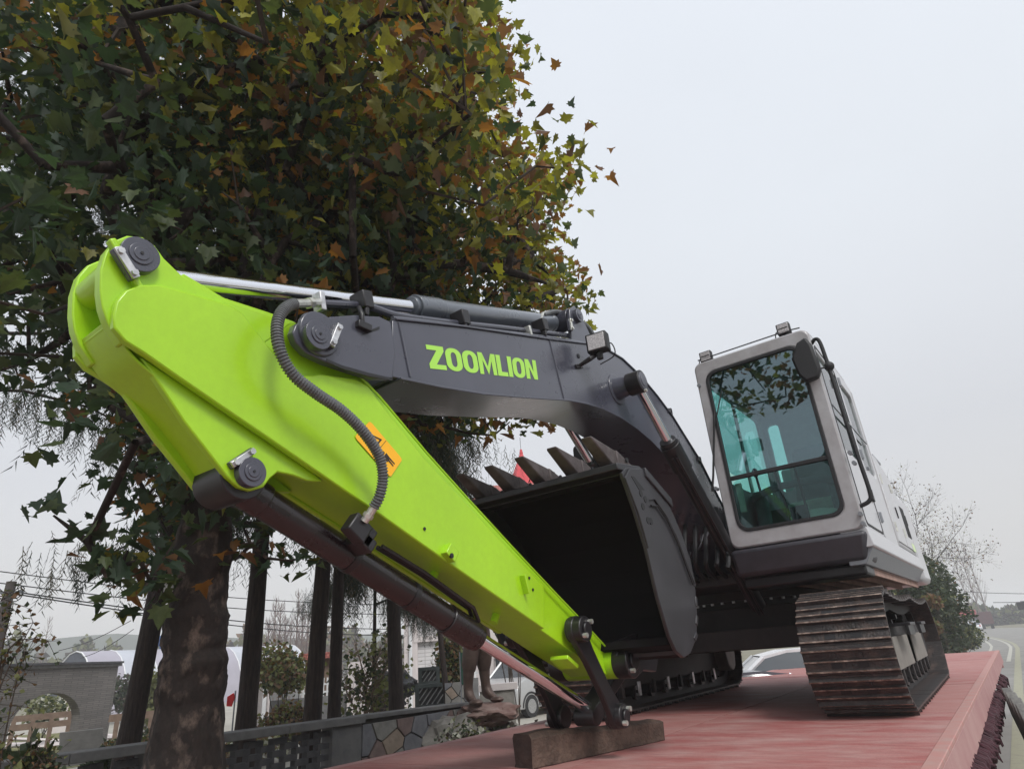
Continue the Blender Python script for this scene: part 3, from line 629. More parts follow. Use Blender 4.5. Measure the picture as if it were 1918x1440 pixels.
def letters():
    out = []; w = .132; g_ = .009; x = 0; st = .043
    def Zl(x): return [([(x, 0), (x + w, 0), (x + w, .2), (x, .2)], [(0, 1, 2, 3)]), ([(x + w - .058, .2), (x + w, .2), (x + .058, .8), (x, .8)], [(0, 1, 2, 3)]), ([(x, .8), (x + w, .8), (x + w, 1), (x, 1)], [(0, 1, 2, 3)])]
    out.append(Zl(0)); x = w + g_
    for _ in range(2): out.append([ringletter(x, x + w, st, .18)]); x += w + g_
    m = .165
    out.append([([(x, 0), (x + .042, 0), (x + .036, 1), (x, 1)], [(0, 1, 2, 3)]), ([(x + m - .042, 0), (x + m, 0), (x + m, 1), (x + m - .036, 1)], [(0, 1, 2, 3)]),
                ([(x + .042, 0), (x + m / 2, .62), (x + m / 2, 1), (x + .037, .3)], [(0, 1, 2, 3)]), ([(x + m - .042, 0), (x + m / 2, .62), (x + m / 2, 1), (x + m - .037, .3)], [(0, 1, 2, 3)])]); x += m + g_
    l = .105
    out.append([([(x, 0), (x + st, 0), (x + st, .8), (x, .8)], [(0, 1, 2, 3)]), ([(x, .8), (x + l, .8), (x + l, 1), (x, 1)], [(0, 1, 2, 3)])]); x += l + g_
    out.append([([(x, 0), (x + st, 0), (x + st, 1), (x, 1)], [(0, 1, 2, 3)])]); x += st + g_
    out.append([ringletter(x, x + w, st, .18)]); x += w + g_
    nn = .132
    out.append([([(x, 0), (x + st, 0), (x + st, 1), (x, 1)], [(0, 1, 2, 3)]), ([(x + nn - st, 0), (x + nn, 0), (x + nn, 1), (x + nn - st, 1)], [(0, 1, 2, 3)]), ([(x + st, 0), (x + nn - st, .6), (x + nn - st, 1), (x + st, .4)], [(0, 1, 2, 3)])]); x += nn
    return out, x
LT, LW = letters()
for Lt in LT:
    b = MB()
    for pts, fs in Lt: b.add([quadmap(p[0] / LW, p[1]) for p in pts], fs)
    b.obj('letter', 'limetext', boom, smooth=False, recalc=False)
# pipes, clamps, lamp on the boom
px1 = [(598, 568), (640, 570), (690, 574), (740, 590), (800, 599), (860, 606), (930, 613), (1000, 621), (1060, 628), (1108, 637)]
b = MB(); b.tube(spline([X(u, v, .13) for u, v in px1], 5), .019, 10); b.obj('hydraulic_pipe', 'boom', boom)
px2 = [(735, 596), (800, 603), (900, 617), (1000, 629), (1060, 637), (1115, 648)]
b = MB(); b.tube(spline([X(u, v, .165) for u, v in px2], 5), .013, 8); b.obj('hydraulic_pipe', 'boom', boom)
for u, v in ((678, 566), (862, 598), (1012, 611)):
    q = X(u, v, .14); b = MB(); b.obox(q, (1, 0, 0), (0, .97, .24), (0, -.24, .97), .05, .032, .045); b.box(q[0] - .045, q[0] + .045, q[1] - .012, q[1] + .012, q[2] - .09, q[2]); b.obj('pipe_clamp', 'black', boom, bevel=.006)
for u, v in ((988, 621),):
    q = X(u, v, .15); b = MB(); b.obox(q, (1, 0, 0), (0, .97, .24), (0, -.24, .97), .03, .012, .035); b.obj('pipe_joint', 'fitting', boom, bevel=.004)
q0, q1 = X(672, 575, .18), X(680, 612, .21); b = MB(); b.tube([q0, X(678, 590, .215), q1], .013, 6); b.obox(q1, (1, 0, 0), (0, 1, 0), (0, 0, 1), .02, .04, .018); b.obj('hose_bracket', 'black', boom, bevel=.004)
b = MB(); qa, qb, qc = X(1082, 687, BW), X(1105, 672, .30), X(1124, 660, .34); b.obox(qa, (1, 0, 0), (0, .9, .3), (0, -.3, .9), .02, .05, .016); b.tube([qa, qb, qc], [.014, .02, .014], 6); b.obj('lamp_bracket', 'black', boom, bevel=.004)
lamp(X(1120, 643, .36), .16, boom, (.15, -1, -.05))
b = MB(); q = X(1128, 648, .34); b.tube(spline([q, q + (.03, .1, .05), q + (.02, .15, -.03), q + (-.1, .12, -.08)], 5), .005, 5); b.obj('lamp_cable', 'rubber', boom)
for u, v in ((1252, 770), (1307, 861)):
    b = MB(); q = X(u, v, .19); b.box(q[0] - .05, q[0] + .02, q[1] - .03, q[1] + .05, q[2] - .02, q[2] + .02); b.box(q[0] - .02, q[0] + .02, q[1] + .02, q[1] + .05, q[2] - .035, q[2] + .035); b.obj('cable_clip', 'bumper', boom, bevel=.004)
b = MB(); b.tube(spline([X(1150, 664, .1), X(1200, 715, .1), X(1250, 775, .1), X(1310, 868, .1)], 6), .012, 6); b.obj('cable', 'rubber', boom)
# ---- arm cylinder on top of the boom
P0 = X(268, 476, .17); P0 = np.array((0, P0[1], P0[2]))
Pg = X(775, 574, 0); Pe = X(1045, 607, 0)
dirc = (Pe - P0) / np.linalg.norm(Pe - P0)
tg = (Pg - P0) @ dirc; te = np.linalg.norm(Pe - P0)
cylb = MB(); a = lambda t: P0 + dirc * t
cylb.cyl(a(tg + .12), a(te - .12), .066, n=32); cylb.cyl(a(tg), a(tg + .20), .074, n=32); cylb.cyl(a(tg - .03), a(tg + .02), .060, n=32); cylb.cyl(a(tg + .20), a(tg + .23), .070, n=32); cylb.cyl(a(te - .14), a(te - .10), .069, n=32)
ac = cylb.obj('arm_cylinder', 'barrel', boom, bevel=.004)
b = MB(); b.cyl(a(.10), a(tg), .040, n=28); b.obj('piston_rod', 'chrome', ac)
b = MB(); b.cyl(P0 - (.08, 0, 0), P0 + (.08, 0, 0), .062, n=28); b.obj('rod_eye', 'black', ac)
b = MB(); b.cyl(Pe - (.13, 0, 0), Pe + (.13, 0, 0), .085, n=30); b.obj('base_eye', 'boom', ac, bevel=.006)
for s in (1, -1):
    b = MB(); q = Pe; b.prism([(q[1] - .12, q[2] - .30), (q[1] - .09, q[2] + .03), (q[1], q[2] + .10), (q[1] + .10, q[2] + .04), (q[1] + .28, q[2] - .18), (q[1] + .3, q[2] - .3)], s * .14, s * .17, 0); b.obj('cylinder_lug', 'boom', boom, bevel=.006)
pincap(Pe[1], Pe[2], .17, .055, boom)
q = X(1072, 607, .2); lockplate(q[1:], (0, 1), boom, .185, .05, .015, 'fitting')
b = MB(); b.tube(spline([X(1018, 590, .05), X(1040, 584, .05), X(1070, 592, .06), X(1100, 612, .08), X(1118, 640, .1)], 6), .020, 8); b.obj('cylinder_hose', 'hose', ac)
b = MB(); b.tube([X(1012, 600, .06), X(1016, 588, .05), X(1030, 584, .05)], .014, 8); b.obj('hose_fitting', 'fitting', ac)
# ---- boom cylinders, one each side of the boom
for s in (1, -1):
    A = np.array((s * .37, -1.30, 2.49)); B = np.array((s * .37, .60, .84)); dd = (B - A) / np.linalg.norm(B - A); nn_ = np.linalg.norm(B - A)
    b = MB(); b.cyl(A + dd * .62, A + dd * .88, .083, n=28); b.cyl(A + dd * .58, A + dd * .64, .07, n=28); b.cyl(A + dd * .85, B, .070, n=28); bc = b.obj('boom_cylinder', 'black', ex, bevel=.004)
    b = MB(); b.cyl(A, A + dd * .62, .040, n=26); b.obj('piston_rod', 'chrome', bc)
    b = MB(); b.cyl(A - (s * .06, 0, 0), A + (s * .06, 0, 0), .092, n=28); b.obj('rod_eye', 'black', bc, bevel=.004)
    b = MB(); b.cyl((s * .19, A[1], A[2]), (s * .315, A[1], A[2]), .095, .075, n=28); b.cyl((s * .19, A[1], A[2]), (s * .205, A[1], A[2]), .13, n=32); b.obj('cylinder_boss', 'boom', boom, bevel=.005)
    b = MB(); b.cyl((s * .41, A[1], A[2]), (s * .435, A[1], A[2]), .072, n=28); b.cyl((s * .434, A[1], A[2]), (s * .44, A[1], A[2]), .045, n=20); pc = b.obj('pin', 'boom', bc, bevel=.004)
    b = MB(); b.cyl((s * .435, A[1] - .01, A[2] - .09), (s * .455, A[1] - .01, A[2] - .09), .014, n=8); b.obj('bolt', 'fitting', pc)
    for k in (.1, .06):
        b = MB(); sd_ = np.array((0, -dd[2], dd[1])); b.tube([A + dd * .70 - sd_ * .10 + (s * .03 + k - .08, 0, 0), A + dd * 1.0 - sd_ * .095 + (s * .03 + k - .08, 0, 0), B - sd_ * .1 + (s * .03 + k - .08, 0, 0)], .012, 6); b.obj('cylinder_pipe', 'black', bc)
# hoses sagging from the boom foot into the machine
for i in range(6):
    b = MB(); x = -.15 + i * .09; b.tube(spline([(x, .35 + .03 * i, 1.75), (x + .1, -.05, 1.45 - .05 * i), (x + .05, .05, 1.15), (x, .6, 1.05)], 6), .02, 7); b.obj('supply_hose', 'rubber', ex)
for i in range(5):
    b = MB(); x = .38 - i * .02; q = Y(1330 - 12 * i, 985 + 16 * i, .1); b.tube(spline([q, q + (-.05, -.05, -.12), q + (-.12, .02, -.10), q + (-.12, .2, .05)], 5), .008, 6); b.obj('small_hose', 'bumper', ex)

# ---- arm
AW = .150
armpx = [(207, 602), (196, 570), (192, 540), (193, 500), (203, 466), (220, 446), (243, 437), (272, 440), (295, 456), (312, 480), (345, 512), (420, 557), (500, 583), (552, 602), (600, 640), (672, 703), (690, 714), (718, 748), (800, 849), (880, 938), (960, 1025), (1040, 1110), (1086, 1158), (1143, 1220)]
armlo = [(1137, 1264), (1071, 1220), (902, 1101), (800, 1030), (700, 958), (600, 890), (505, 825), (400, 755), (330, 708), (270, 666), (232, 636)]
b = MB(); b.prism(yz(armpx[:1] + armpx[10:] + armlo, AW - .018), -AW + .02, AW - .02, 0)
arm = b.obj('arm', 'lime', ex, bevel=.004)
# outer doubler plates, proud of the box
dbl = [(214, 612), (213, 590), (219, 563), (236, 543), (262, 533), (296, 532), (345, 545), (430, 570), (455, 586), (475, 612), (520, 668), (556, 706), (600, 700), (668, 709), (690, 722), (712, 752), (795, 856), (880, 948), (960, 1034), (1020, 1096), (1020, 1178), (902, 1096), (800, 1025), (700, 954), (600, 886), (505, 821), (400, 750), (330, 702), (270, 660), (235, 638)]
for s in (1, -1):
    b = MB(); b.prism(yz(dbl, AW + .014), s * (AW - .021), s * (AW + .012), 0); b.obj('side_plate', 'lime', arm, bevel=.006)
    # upper ears that carry the rod pin
    b = MB(); b.prism(yz([(232, 640)] + armpx[:13] + [(552, 602), (500, 640), (400, 640)], AW), s * (AW - .065), s * (AW - .018), 0); er = b.obj('rear_ear', 'lime', arm, bevel=.005)
    # lower ears that carry the bucket cylinder
    low = [(262, 668), (300, 722), (345, 790), (392, 850), (425, 893), (447, 912), (470, 919), (494, 912), (506, 896), (520, 884), (548, 890), (575, 900), (606, 902), (560, 860)]
    b = MB(); b.prism(yz(low, AW - .03), s * (AW - .06), s * (AW - .028), 0); b.obj('lower_ear', 'lime', arm, bevel=.006)
# curved back plate and belly plate between the ears
back = [tuple(p) for p in spline(yz([(208, 596), (218, 618), (236, 645), (258, 672), (296, 705), (345, 755), (397, 822), (428, 868)], AW - .03), 5)]
strip('back_plate', back, -AW + .03, AW - .03, .010, 'lime', arm, -1)
b = MB(); q = X(196, 590, 0); b.cyl(X(268, 520, .1) * (0, 1, 1) + (-.1, -.08, -.03), X(268, 520, .1) * (0, 1, 1) + (.1, -.08, -.03), .06, n=20); b.obj('stiffener_tube', 'lime', arm)
b = MB(); b.tube([X(u, v, AW + .008) for u, v in ((672, 703), (712, 744), (800, 849), (880, 938), (960, 1025), (1040, 1110), (1086, 1158), (1143, 1220))], .006, 6); b.obj('weld_seam', 'lime', arm)
P1 = X(263, 477, AW + .01); pincap(P1[1], P1[2], AW - .02, .066, arm)
q = X(240, 490, AW + .03); lockplate(q[1:], (.052, -.06), arm, AW + .015, .058, .017)
b = MB(); q = X(234, 497, AW - .01); b.obox(q, (1, 0, 0), (0, .62, -.78), (0, .78, .62), .018, .095, .012); b.obj('keeper_rib', 'lime', arm, bevel=.006)
PB = X(475, 883, AW + .01); pincap(PB[1], PB[2], AW - .028, .055, arm)
q = X(457, 856, AW); lockplate(q[1:], (.055, .05), arm, AW - .01, .055, .014)
# orange warning sticker
sq = [X(u, v, AW + .017) for u, v in ((664, 818), (693, 788), (754, 860), (731, 894))]
def sm(s, t, dz=0): return (1 - t) * ((1 - s) * sq[0] + s * sq[1]) + t * ((1 - s) * sq[3] + s * sq[2]) + np.array((dz, 0, 0))
b = MB(); b.add([sm(s, t) for s, t in rrect(0.0, 1, 0, 1, .08, 3)], [tuple(range(16))]); st_ = b.obj('warning_sticker', 'orange', arm, smooth=False, recalc=False)
b = MB()
def pg(pts): b.add([sm(s, t, .0012) for s, t in pts], [tuple(range(len(pts)))])
tri = [(.5, .06), (.86, .42), (.14, .42)]; cen = np.array((.5, .3))
tin = [tuple(cen + (np.array(p) - cen) * .72) for p in tri]
for i in range(3): pg([tri[i], tri[(i + 1) % 3], tin[(i + 1) % 3], tin[i]])
pg([(.47, .2), (.53, .2), (.52, .32), (.48, .32)]); pg([(.48, .34), (.52, .34), (.52, .37), (.48, .37)])
pg([(.02, .49), (.98, .49), (.98, .5), (.02, .5)])
pg([(.46, .57), (.54, .57), (.56, .60), (.54, .63), (.46, .63), (.44, .60)])
pg([(.40, .65), (.60, .65), (.58, .77), (.42, .77)]); pg([(.42, .77), (.49, .77), (.47, .92), (.42, .92)]); pg([(.51, .77), (.58, .77), (.58, .92), (.53, .92)]); pg([(.32, .66), (.38, .65), (.42, .78), (.37, .78)])
pg([(.14, .80), (.30, .72), (.30, .75), (.15, .83)]); pg([(.24, .70), (.34, .70), (.32, .78)])
b.obj('pictogram', 'sticker', st_, smooth=False, recalc=False)
# small bosses and brackets on the arm
b = MB(); q = X(840, 1036, AW + .02); b.obox(q, (1, 0, 0), (0, .8, -.6), (0, .6, .8), .03, .035, .03); bb_ = b.obj('hose_boss', 'lime', arm, bevel=.004)
b = MB(); q2 = X(847, 1040, AW + .055); b.cyl(q2 - (.01, 0, 0), q2, .012, n=10); b.obj('hole', 'rubber', bb_)
b = MB(); q = X(983, 1094, AW + .03); b.obox(q, (1, 0, 0), (0, .25, -.97), (0, .97, .25), .018, .05, .007); b.obj('bracket', 'lime', arm, bevel=.003)
for u, v in ((991, 1082), (998, 1104), (795, 990)):
    b = MB(); q = X(u, v, AW + .014); b.cyl(q, q + (.003, 0, 0), .008, n=10); b.obj('hole', 'rubber', arm)
for u, v in ((812, 1078), (928, 1155)):
    b = MB(); q = X(u, v, 0); b.cyl(q + (0, -.02, -.03), q + (0, .02, .03), .022, n=12); b.obj('drain_boss', 'lime', arm)
b = MB(); q = X(1057, 1240, .1); b.obox(q, (1, 0, 0), (0, .88, -.47), (0, .47, .88), .06, .06, .012); b.obj('link_stop', 'lime', arm, bevel=.005)
# ---- corrugated hose from boom pipe down to the bucket cylinder
hp = [(600, 567, .16), (575, 568, .19), (548, 570, .23), (528, 584, .26), (519, 612, .28), (524, 655, .29), (548, 700, .29), (590, 735, .29), (640, 769, .29), (680, 808, .29), (708, 850, .28), (717, 890, .27), (712, 925, .25), (700, 950, .22), (682, 976, .18)]
sp_ = spline([X(u, v, x) for u, v, x in hp], 14)
k0, k1 = 26, len(sp_) - 14
cor = sp_[k0:k1]
cs_ = np.concatenate([[0], np.cumsum([np.linalg.norm(cor[i + 1] - cor[i]) for i in range(len(cor) - 1)])]); ca_ = np.array(cor)
nn2 = int(cs_[-1] / .0031); tt2 = np.linspace(0, cs_[-1], nn2)
fine = list(np.stack([np.interp(tt2, cs_, ca_[:, k]) for k in range(3)], 1))
b = MB(); b.tube(fine, [(.0195, .0245, .0245, .0195)[i % 4] for i in range(len(fine))], 12); hs_ = b.obj('hose', 'hose', arm, ang=20)
b = MB(); b.tube(sp_[:k0 + 1], .019, 10); b.cyl(sp_[10], sp_[13], .026, n=6); b.obj('hose_fitting', 'fitting', hs_)
b = MB(); b.tube(sp_[k1 - 1:], .018, 10); b.cyl(sp_[-9], sp_[-6], .023, n=6); b.obj('hose_fitting', 'fitting', hs_)
q = X(598, 567, .15); b = MB(); b.obox(q, (1, 0, 0), (0, .97, .2), (0, -.2, .97), .03, .014, .045); b.obj('flange', 'steel', hs_, bevel=.004)
# ---- bucket cylinder under the arm
BA = np.array((0, PB[1], PB[2])); BE = X(888, 1183, 0); BR = X(1108, 1330, 0)
dd = (BR - BA) / np.linalg.norm(BR - BA); tb = (BE - BA) @ dd; tt = np.linalg.norm(BR - BA); a = lambda t: BA + dd * t
b = MB(); b.cyl(a(.10), a(tb - .2), .063, n=32); b.cyl(a(tb - .22), a(tb), .072, n=32); b.cyl(a(tb - .02), a(tb + .03), .066, n=32); b.cyl(a(.06), a(.16), .070, n=32)
bcyl = b.obj('bucket_cylinder', 'blackgloss', ex, bevel=.005)
b = MB(); b.cyl(a(tb), a(tt), .037, n=26); b.obj('piston_rod', 'chrome', bcyl)
b = MB(); b.cyl(BA - (.10, 0, 0), BA + (.10, 0, 0), .092, n=30); b.obj('base_eye', 'black', bcyl, bevel=.005)
up = np.array((0, -dd[2], dd[1]))
for xx in (.045, .075):
    b = MB(); b.tube([a(.72) + up * .085 + (xx, 0, 0), a(1.0) + up * .095 + (xx, 0, 0), a(tb - .12) + up * .085 + (xx, 0, 0), a(tb - .04) + up * .05 + (xx - .02, 0, 0)], .011, 8); b.obj('cylinder_pipe', 'black', bcyl)
q = X(668, 990, .15); b = MB(); b.obox(q, (1, 0, 0), (0, .8, -.6), (0, .6, .8), .03, .05, .045); b.obox(q + (-.05, .06, -.05), (1, 0, 0), (0, .8, -.6), (0, .6, .8), .06, .04, .03); b.obj('port_block', 'black', bcyl, bevel=.008)
b = MB(); q = X(688, 1008, .14); b.obox(q, (1, 0, 0), (0, .8, -.6), (0, .6, .8), .02, .02, .045); b.obj('pipe_clamp', 'black', bcyl, bevel=.006)
for t in (.62, 1.0): 
    b = MB(); b.cyl(a(t), a(t + .03), .067, n=32); b.obj('band', 'black', bcyl)
# ---- linkage
LK0 = X(1085, 1178, .22); LK1 = X(1161, 1340, .22); PT = X(1163, 1240, .2)
LK0 = np.array((0, *LK0[1:])); LK1 = np.array((0, *LK1[1:])); PT = np.array((0, *PT[1:]))
def linkplate(A, B, x0, x1, r0, r1, name='guide_link', m='black', waist=.7):
    d = (B - A); l_ = np.linalg.norm(d); d = d / l_; n_ = np.array((0, -d[2], d[1])); pts = []
    for t in np.linspace(PI / 2, 1.5 * PI, 9): pts.append(A + r0 * (math.cos(t) * d + math.sin(t) * n_))
    pts.append(A + d * l_ * .3 - n_ * r0 * waist); pts.append(A + d * l_ * .7 - n_ * r1 * waist)
    for t in np.linspace(-PI / 2, PI / 2, 9): pts.append(B + r1 * (math.cos(t) * d + math.sin(t) * n_))
    pts.append(A + d * l_ * .7 + n_ * r1 * waist); pts.append(A + d * l_ * .3 + n_ * r0 * waist)
    b = MB(); b.prism([(p[1], p[2]) for p in pts], x0, x1, 0); return b.obj(name, m, ex, bevel=.006)
def boss(par, c, x0, x1, r):
    b = MB(); b.cyl((x0, c[1], c[2]), (x1, c[1], c[2]), r, n=28); b.cyl((x1 - .001 * (1 if x1 > 0 else -1), c[1], c[2]), (x1 + (.016 if x1 > 0 else -.016), c[1], c[2]), r * .55, n=20); o = b.obj('boss', 'black', par, bevel=.006)
    for k in (-.8, .8):
        b = MB(); e = (x1 - .004 if x1 > 0 else x1 + .004); b.cyl((e, c[1] - r * .62 * k, c[2] - r * .8 * abs(k) * k), (e + (.03 if x1 > 0 else -.03), c[1] - r * .62 * k, c[2] - r * .8 * abs(k) * k), .014, n=8); b.obj('bolt', 'fitting', o)
for s in (1, -1):
    gl = linkplate(LK0, LK1, s * .175, s * .215, .075, .07)
    boss(gl, LK0, s * .16, s * .265, .07); boss(gl, LK1, s * .15, s * .255, .066)
H2 = np.array((0, -1.42, .52))
hl = linkplate(LK1, H2, -.07, .07, .052, .07, 'bucket_link', 'black', .6)
# ---- bucket
BXW = .59
shell = [(-2.20, 1.565), (-2.02, 1.595), (-1.86, 1.53), (-1.70, 1.41), (-1.58, 1.25), (-1.50, 1.06), (-1.49, .90), (-1.54, .74), (-1.62, .62), (-1.74, .54), (-1.86, .52)]
b = MB(); outer = [np.array(p) for p in shell]; inn_ = []
for i, p in enumerate(outer):
    d = outer[min(i + 1, len(outer) - 1)] - outer[max(i - 1, 0)]; d /= np.linalg.norm(d); inn_.append(p + np.array((d[1], -d[0])) * .022)
n = len(outer); vs = [(x, *p) for x in (-BXW, BXW) for p in outer] + [(x, *p) for x in (-BXW, BXW) for p in inn_]
for i in range(n - 1):
    b.add([vs[i], vs[i + 1], vs[n + i + 1], vs[n + i]], [(0, 1, 2, 3)], 0)
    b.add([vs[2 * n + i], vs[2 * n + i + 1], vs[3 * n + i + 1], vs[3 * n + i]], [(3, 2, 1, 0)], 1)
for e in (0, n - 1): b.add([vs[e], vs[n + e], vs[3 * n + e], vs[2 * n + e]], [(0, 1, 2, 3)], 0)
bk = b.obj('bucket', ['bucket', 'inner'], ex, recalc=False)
sidep = [(-2.29, 1.53), (-2.22, 1.575), (-2.02, 1.61), (-1.84, 1.535), (-1.68, 1.41), (-1.56, 1.25), (-1.48, 1.06), (-1.47, .90), (-1.52, .73), (-1.60, .60), (-1.73, .52), (-1.84, .50), (-1.93, .54), (-1.99, .62), (-2.06, .83), (-2.11, 1.10), (-2.18, 1.30)]
for s in (1, -1):
    b = MB(); b.prism(sidep, s * (BXW + .001), s * (BXW + .024), 0); sp2 = b.obj('side_plate', 'bucket', bk, bevel=.004)
    rein = [(-2.28, 1.50), (-2.20, 1.565), (-2.02, 1.60), (-1.84, 1.525), (-1.68, 1.40), (-1.565, 1.24), (-1.49, 1.06), (-1.49, .92), (-1.56, 1.03), (-1.64, 1.19), (-1.76, 1.33), (-1.90, 1.42), (-2.0, 1.40), (-2.05, 1.20), (-2.11, 1.10), (-2.17, 1.30)]
    b = MB(); b.prism(rein, s * (BXW + .022), s * (BXW + .036), 0); b.obj('wear_plate', 'bucket', sp2, bevel=.004)
    b = MB(); b.tube([(s * (BXW + .036), y, z) for y, z in [(-1.98, 1.37), (-1.88, 1.38), (-1.76, 1.30), (-1.65, 1.16), (-1.58, 1.02), (-1.53, .92)]], .007, 6); b.obj('weld_seam', 'black', sp2)
    for (y, z) in ((-2.10, 1.43), (-2.05, 1.40), (-2.10, 1.35), (-2.06, 1.27), (-2.02, 1.27)):
        b = MB(); b.cyl((s * (BXW + .033), y, z), (s * (BXW + .039), y, z), .022, n=12); b.obj('bolt_hole', 'rubber', sp2)
    b = MB(); b.prism([(-2.20, 1.52), (-2.16, 1.525), (-2.04, 1.46), (-2.12, 1.45)], s * (BXW + .0355), s * (BXW + .038), 0); b.obj('lifting_slot', 'rubber', sp2, smooth=False)
    for i in range(9):      # short wear bars round the heel
        t = i / 8; k = t * 6 + 2.0; i0 = int(k); fr_ = k - i0; p = outer[i0] * (1 - fr_) + outer[i0 + 1] * fr_; d = outer[i0 + 1] - outer[i0]; d /= np.linalg.norm(d)
        b = MB(); b.obox((s * (BXW - .02), p[0] + d[1] * -.012, p[1] + d[0] * .012), (1, 0, 0), (0, d[0], d[1]), (0, -d[1], d[0]), .05, .032, .014); b.obj('wear_bar', 'bucket', bk, bevel=.004)
b = MB(); b.prism([(-2.33, 1.585), (-2.02, 1.620), (-1.93, 1.59), (-2.05, 1.555), (-2.33, 1.545)], -BXW - .02, BXW + .02, 0); lip = b.obj('lip', 'bucket', bk, bevel=.006)
b = MB(); b.box(BXW - .02, BXW + .05, -2.0, -1.66, 1.46, 1.52); b.v = [(x, y, z + (-.45 * (y + 2.0)) + .09) for x, y, z in b.v]; b.obj('side_cutter', 'bucket', bk, bevel=.006)
M['tooth'] = mat('tooth_steel', (0.055, 0.042, 0.04), .5, metal=.2, col2=(0.12, 0.10, 0.10), vscale=10, bump=.2)
for xx in np.linspace(-.50, .50, 5):
    c = MB(); w0, w1 = .038, .050
    c.hexa([(xx - w0, -2.46, 1.725), (xx + w0, -2.46, 1.725), (xx + w1, -2.17, 1.555), (xx - w1, -2.17, 1.555), (xx - w0 * .95, -2.47, 1.742), (xx + w0 * .95, -2.47, 1.742), (xx + w1, -2.12, 1.69), (xx - w1, -2.12, 1.69)])
    c.hexa([(xx - w1 * 1.15, -2.19, 1.555), (xx + w1 * 1.15, -2.19, 1.555), (xx + w1 * .9, -1.90, 1.585), (xx - w1 * .9, -1.90, 1.585), (xx - w1 * 1.1, -2.20, 1.705), (xx + w1 * 1.1, -2.20, 1.705), (xx + w1 * .9, -1.84, 1.60), (xx - w1 * .9, -1.84, 1.60)])
    th = c.obj('tooth', 'tooth', bk, bevel=.008)
    b = MB(); b.cyl((xx + w1 * 1.1, -2.08, 1.66), (xx + w1 * 1.25, -2.08, 1.66), .016, n=10); b.obj('tooth_pin', 'rubber', th)
for xx in (-.205, .205):
    b = MB(); b.prism([(-1.93, .54), (-1.88, .62), (-1.62, .66), (-1.45, .62), (-1.36, .50), (-1.42, .42), (-1.60, .44), (-1.72, .40), (-1.80, .42), (-1.88, .46)], xx - .022, xx + .022, 0); ear = b.obj('bucket_ear', 'bucket', bk, bevel=.006)
boss(bk, PT, .18, .285, .092); boss(bk, PT, -.18, -.285, .092)
b = MB(); b.prism([(-1.95, .575), (-1.72, .50), (-1.70, .55), (-1.93, .62)], -BXW, BXW, 0); b.obj('hinge_plate', 'inner', bk, bevel=.005)
b = MB(); b.cyl((-.18, PT[1], PT[2]), (.18, PT[1], PT[2]), .09, n=28); b.obj('arm_tip_boss', 'lime', arm)

# ================================================================== fast scatter of small faces
def scatter(name, bv, bf, mats3, offs, midx, materials, parent=None, kind=None, smooth=False):
    bv = np.asarray(bv, float); N = len(offs); nv = len(bv)
    V = np.einsum('nij,kj->nki', mats3, bv) + offs[:, None, :]
    me = bpy.data.meshes.new(name)
    fl = [len(f) for f in bf]; tot = sum(fl); flat = np.concatenate([np.array(f) for f in bf])
    loops = (flat[None, :] + (np.arange(N) * nv)[:, None]).ravel()
    starts = (np.concatenate([[0], np.cumsum(fl)[:-1]])[None, :] + (np.arange(N) * tot)[:, None]).ravel()
    me.vertices.add(N * nv); me.vertices.foreach_set('co', V.ravel())
    me.loops.add(N * tot); me.loops.foreach_set('vertex_index', loops.astype(np.int32))
    me.polygons.add(N * len(bf)); me.polygons.foreach_set('loop_start', starts.astype(np.int32))
    me.polygons.foreach_set('material_index', np.repeat(midx, len(bf)).astype(np.int32))
    for m_ in materials: me.materials.append(M[m_])
    me.update(calc_edges=True)
    o = bpy.data.objects.new(name, me); COL.objects.link(o)
    if parent is not None: adopt(o, parent)
    return tag(o, kind=kind)
def rotmats(n, tilt=.6, up=(0, 0, 1), size=(1, 1)):
    az = rng.uniform(0, 2 * PI, n); tl = rng.normal(0, tilt, n); ro = rng.normal(0, tilt * .6, n); s = rng.uniform(size[0], size[1], n)
    ca, sa = np.cos(az), np.sin(az); ct, st = np.cos(tl), np.sin(tl); cr, sr = np.cos(ro), np.sin(ro)
    Z_ = np.zeros(n); O_ = np.ones(n)
    A = np.stack([np.stack([ca, -sa, Z_], 1), np.stack([sa, ca, Z_], 1), np.stack([Z_, Z_, O_], 1)], 1)
    B = np.stack([np.stack([O_, Z_, Z_], 1), np.stack([Z_, ct, -st], 1), np.stack([Z_, st, ct], 1)], 1)
    C_ = np.stack([np.stack([cr, Z_, sr], 1), np.stack([Z_, O_, Z_], 1), np.stack([-sr, Z_, cr], 1)], 1)
    return (A @ B @ C_) * s[:, None, None]
M['bark'] = mat('plane_tree_bark', (0.018, 0.012, 0.010), .95, col2=(0.15, 0.108, 0.088), vscale=9, stretch=(1, 1, .7), thr=(.52, .74), bump=1.0, bscale=11, grit=.5, gscale=(26, 26, 14))
M['bark2'] = mat('dark_trunk_bark', (0.016, 0.011, 0.010), .95, col2=(0.045, 0.031, 0.026), vscale=9, stretch=(3, 3, .35), bump=1.0, bscale=12, grit=.4, gscale=(40, 40, 8))
M['twig'] = mat('twig_bark', (0.045, 0.033, 0.025), .9)
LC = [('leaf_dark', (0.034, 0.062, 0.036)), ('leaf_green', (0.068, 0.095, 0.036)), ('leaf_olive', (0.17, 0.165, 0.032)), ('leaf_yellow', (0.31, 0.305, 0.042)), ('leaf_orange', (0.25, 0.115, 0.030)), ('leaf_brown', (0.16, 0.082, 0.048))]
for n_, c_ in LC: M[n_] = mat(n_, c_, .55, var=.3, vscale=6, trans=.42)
LN = [l[0] for l in LC]
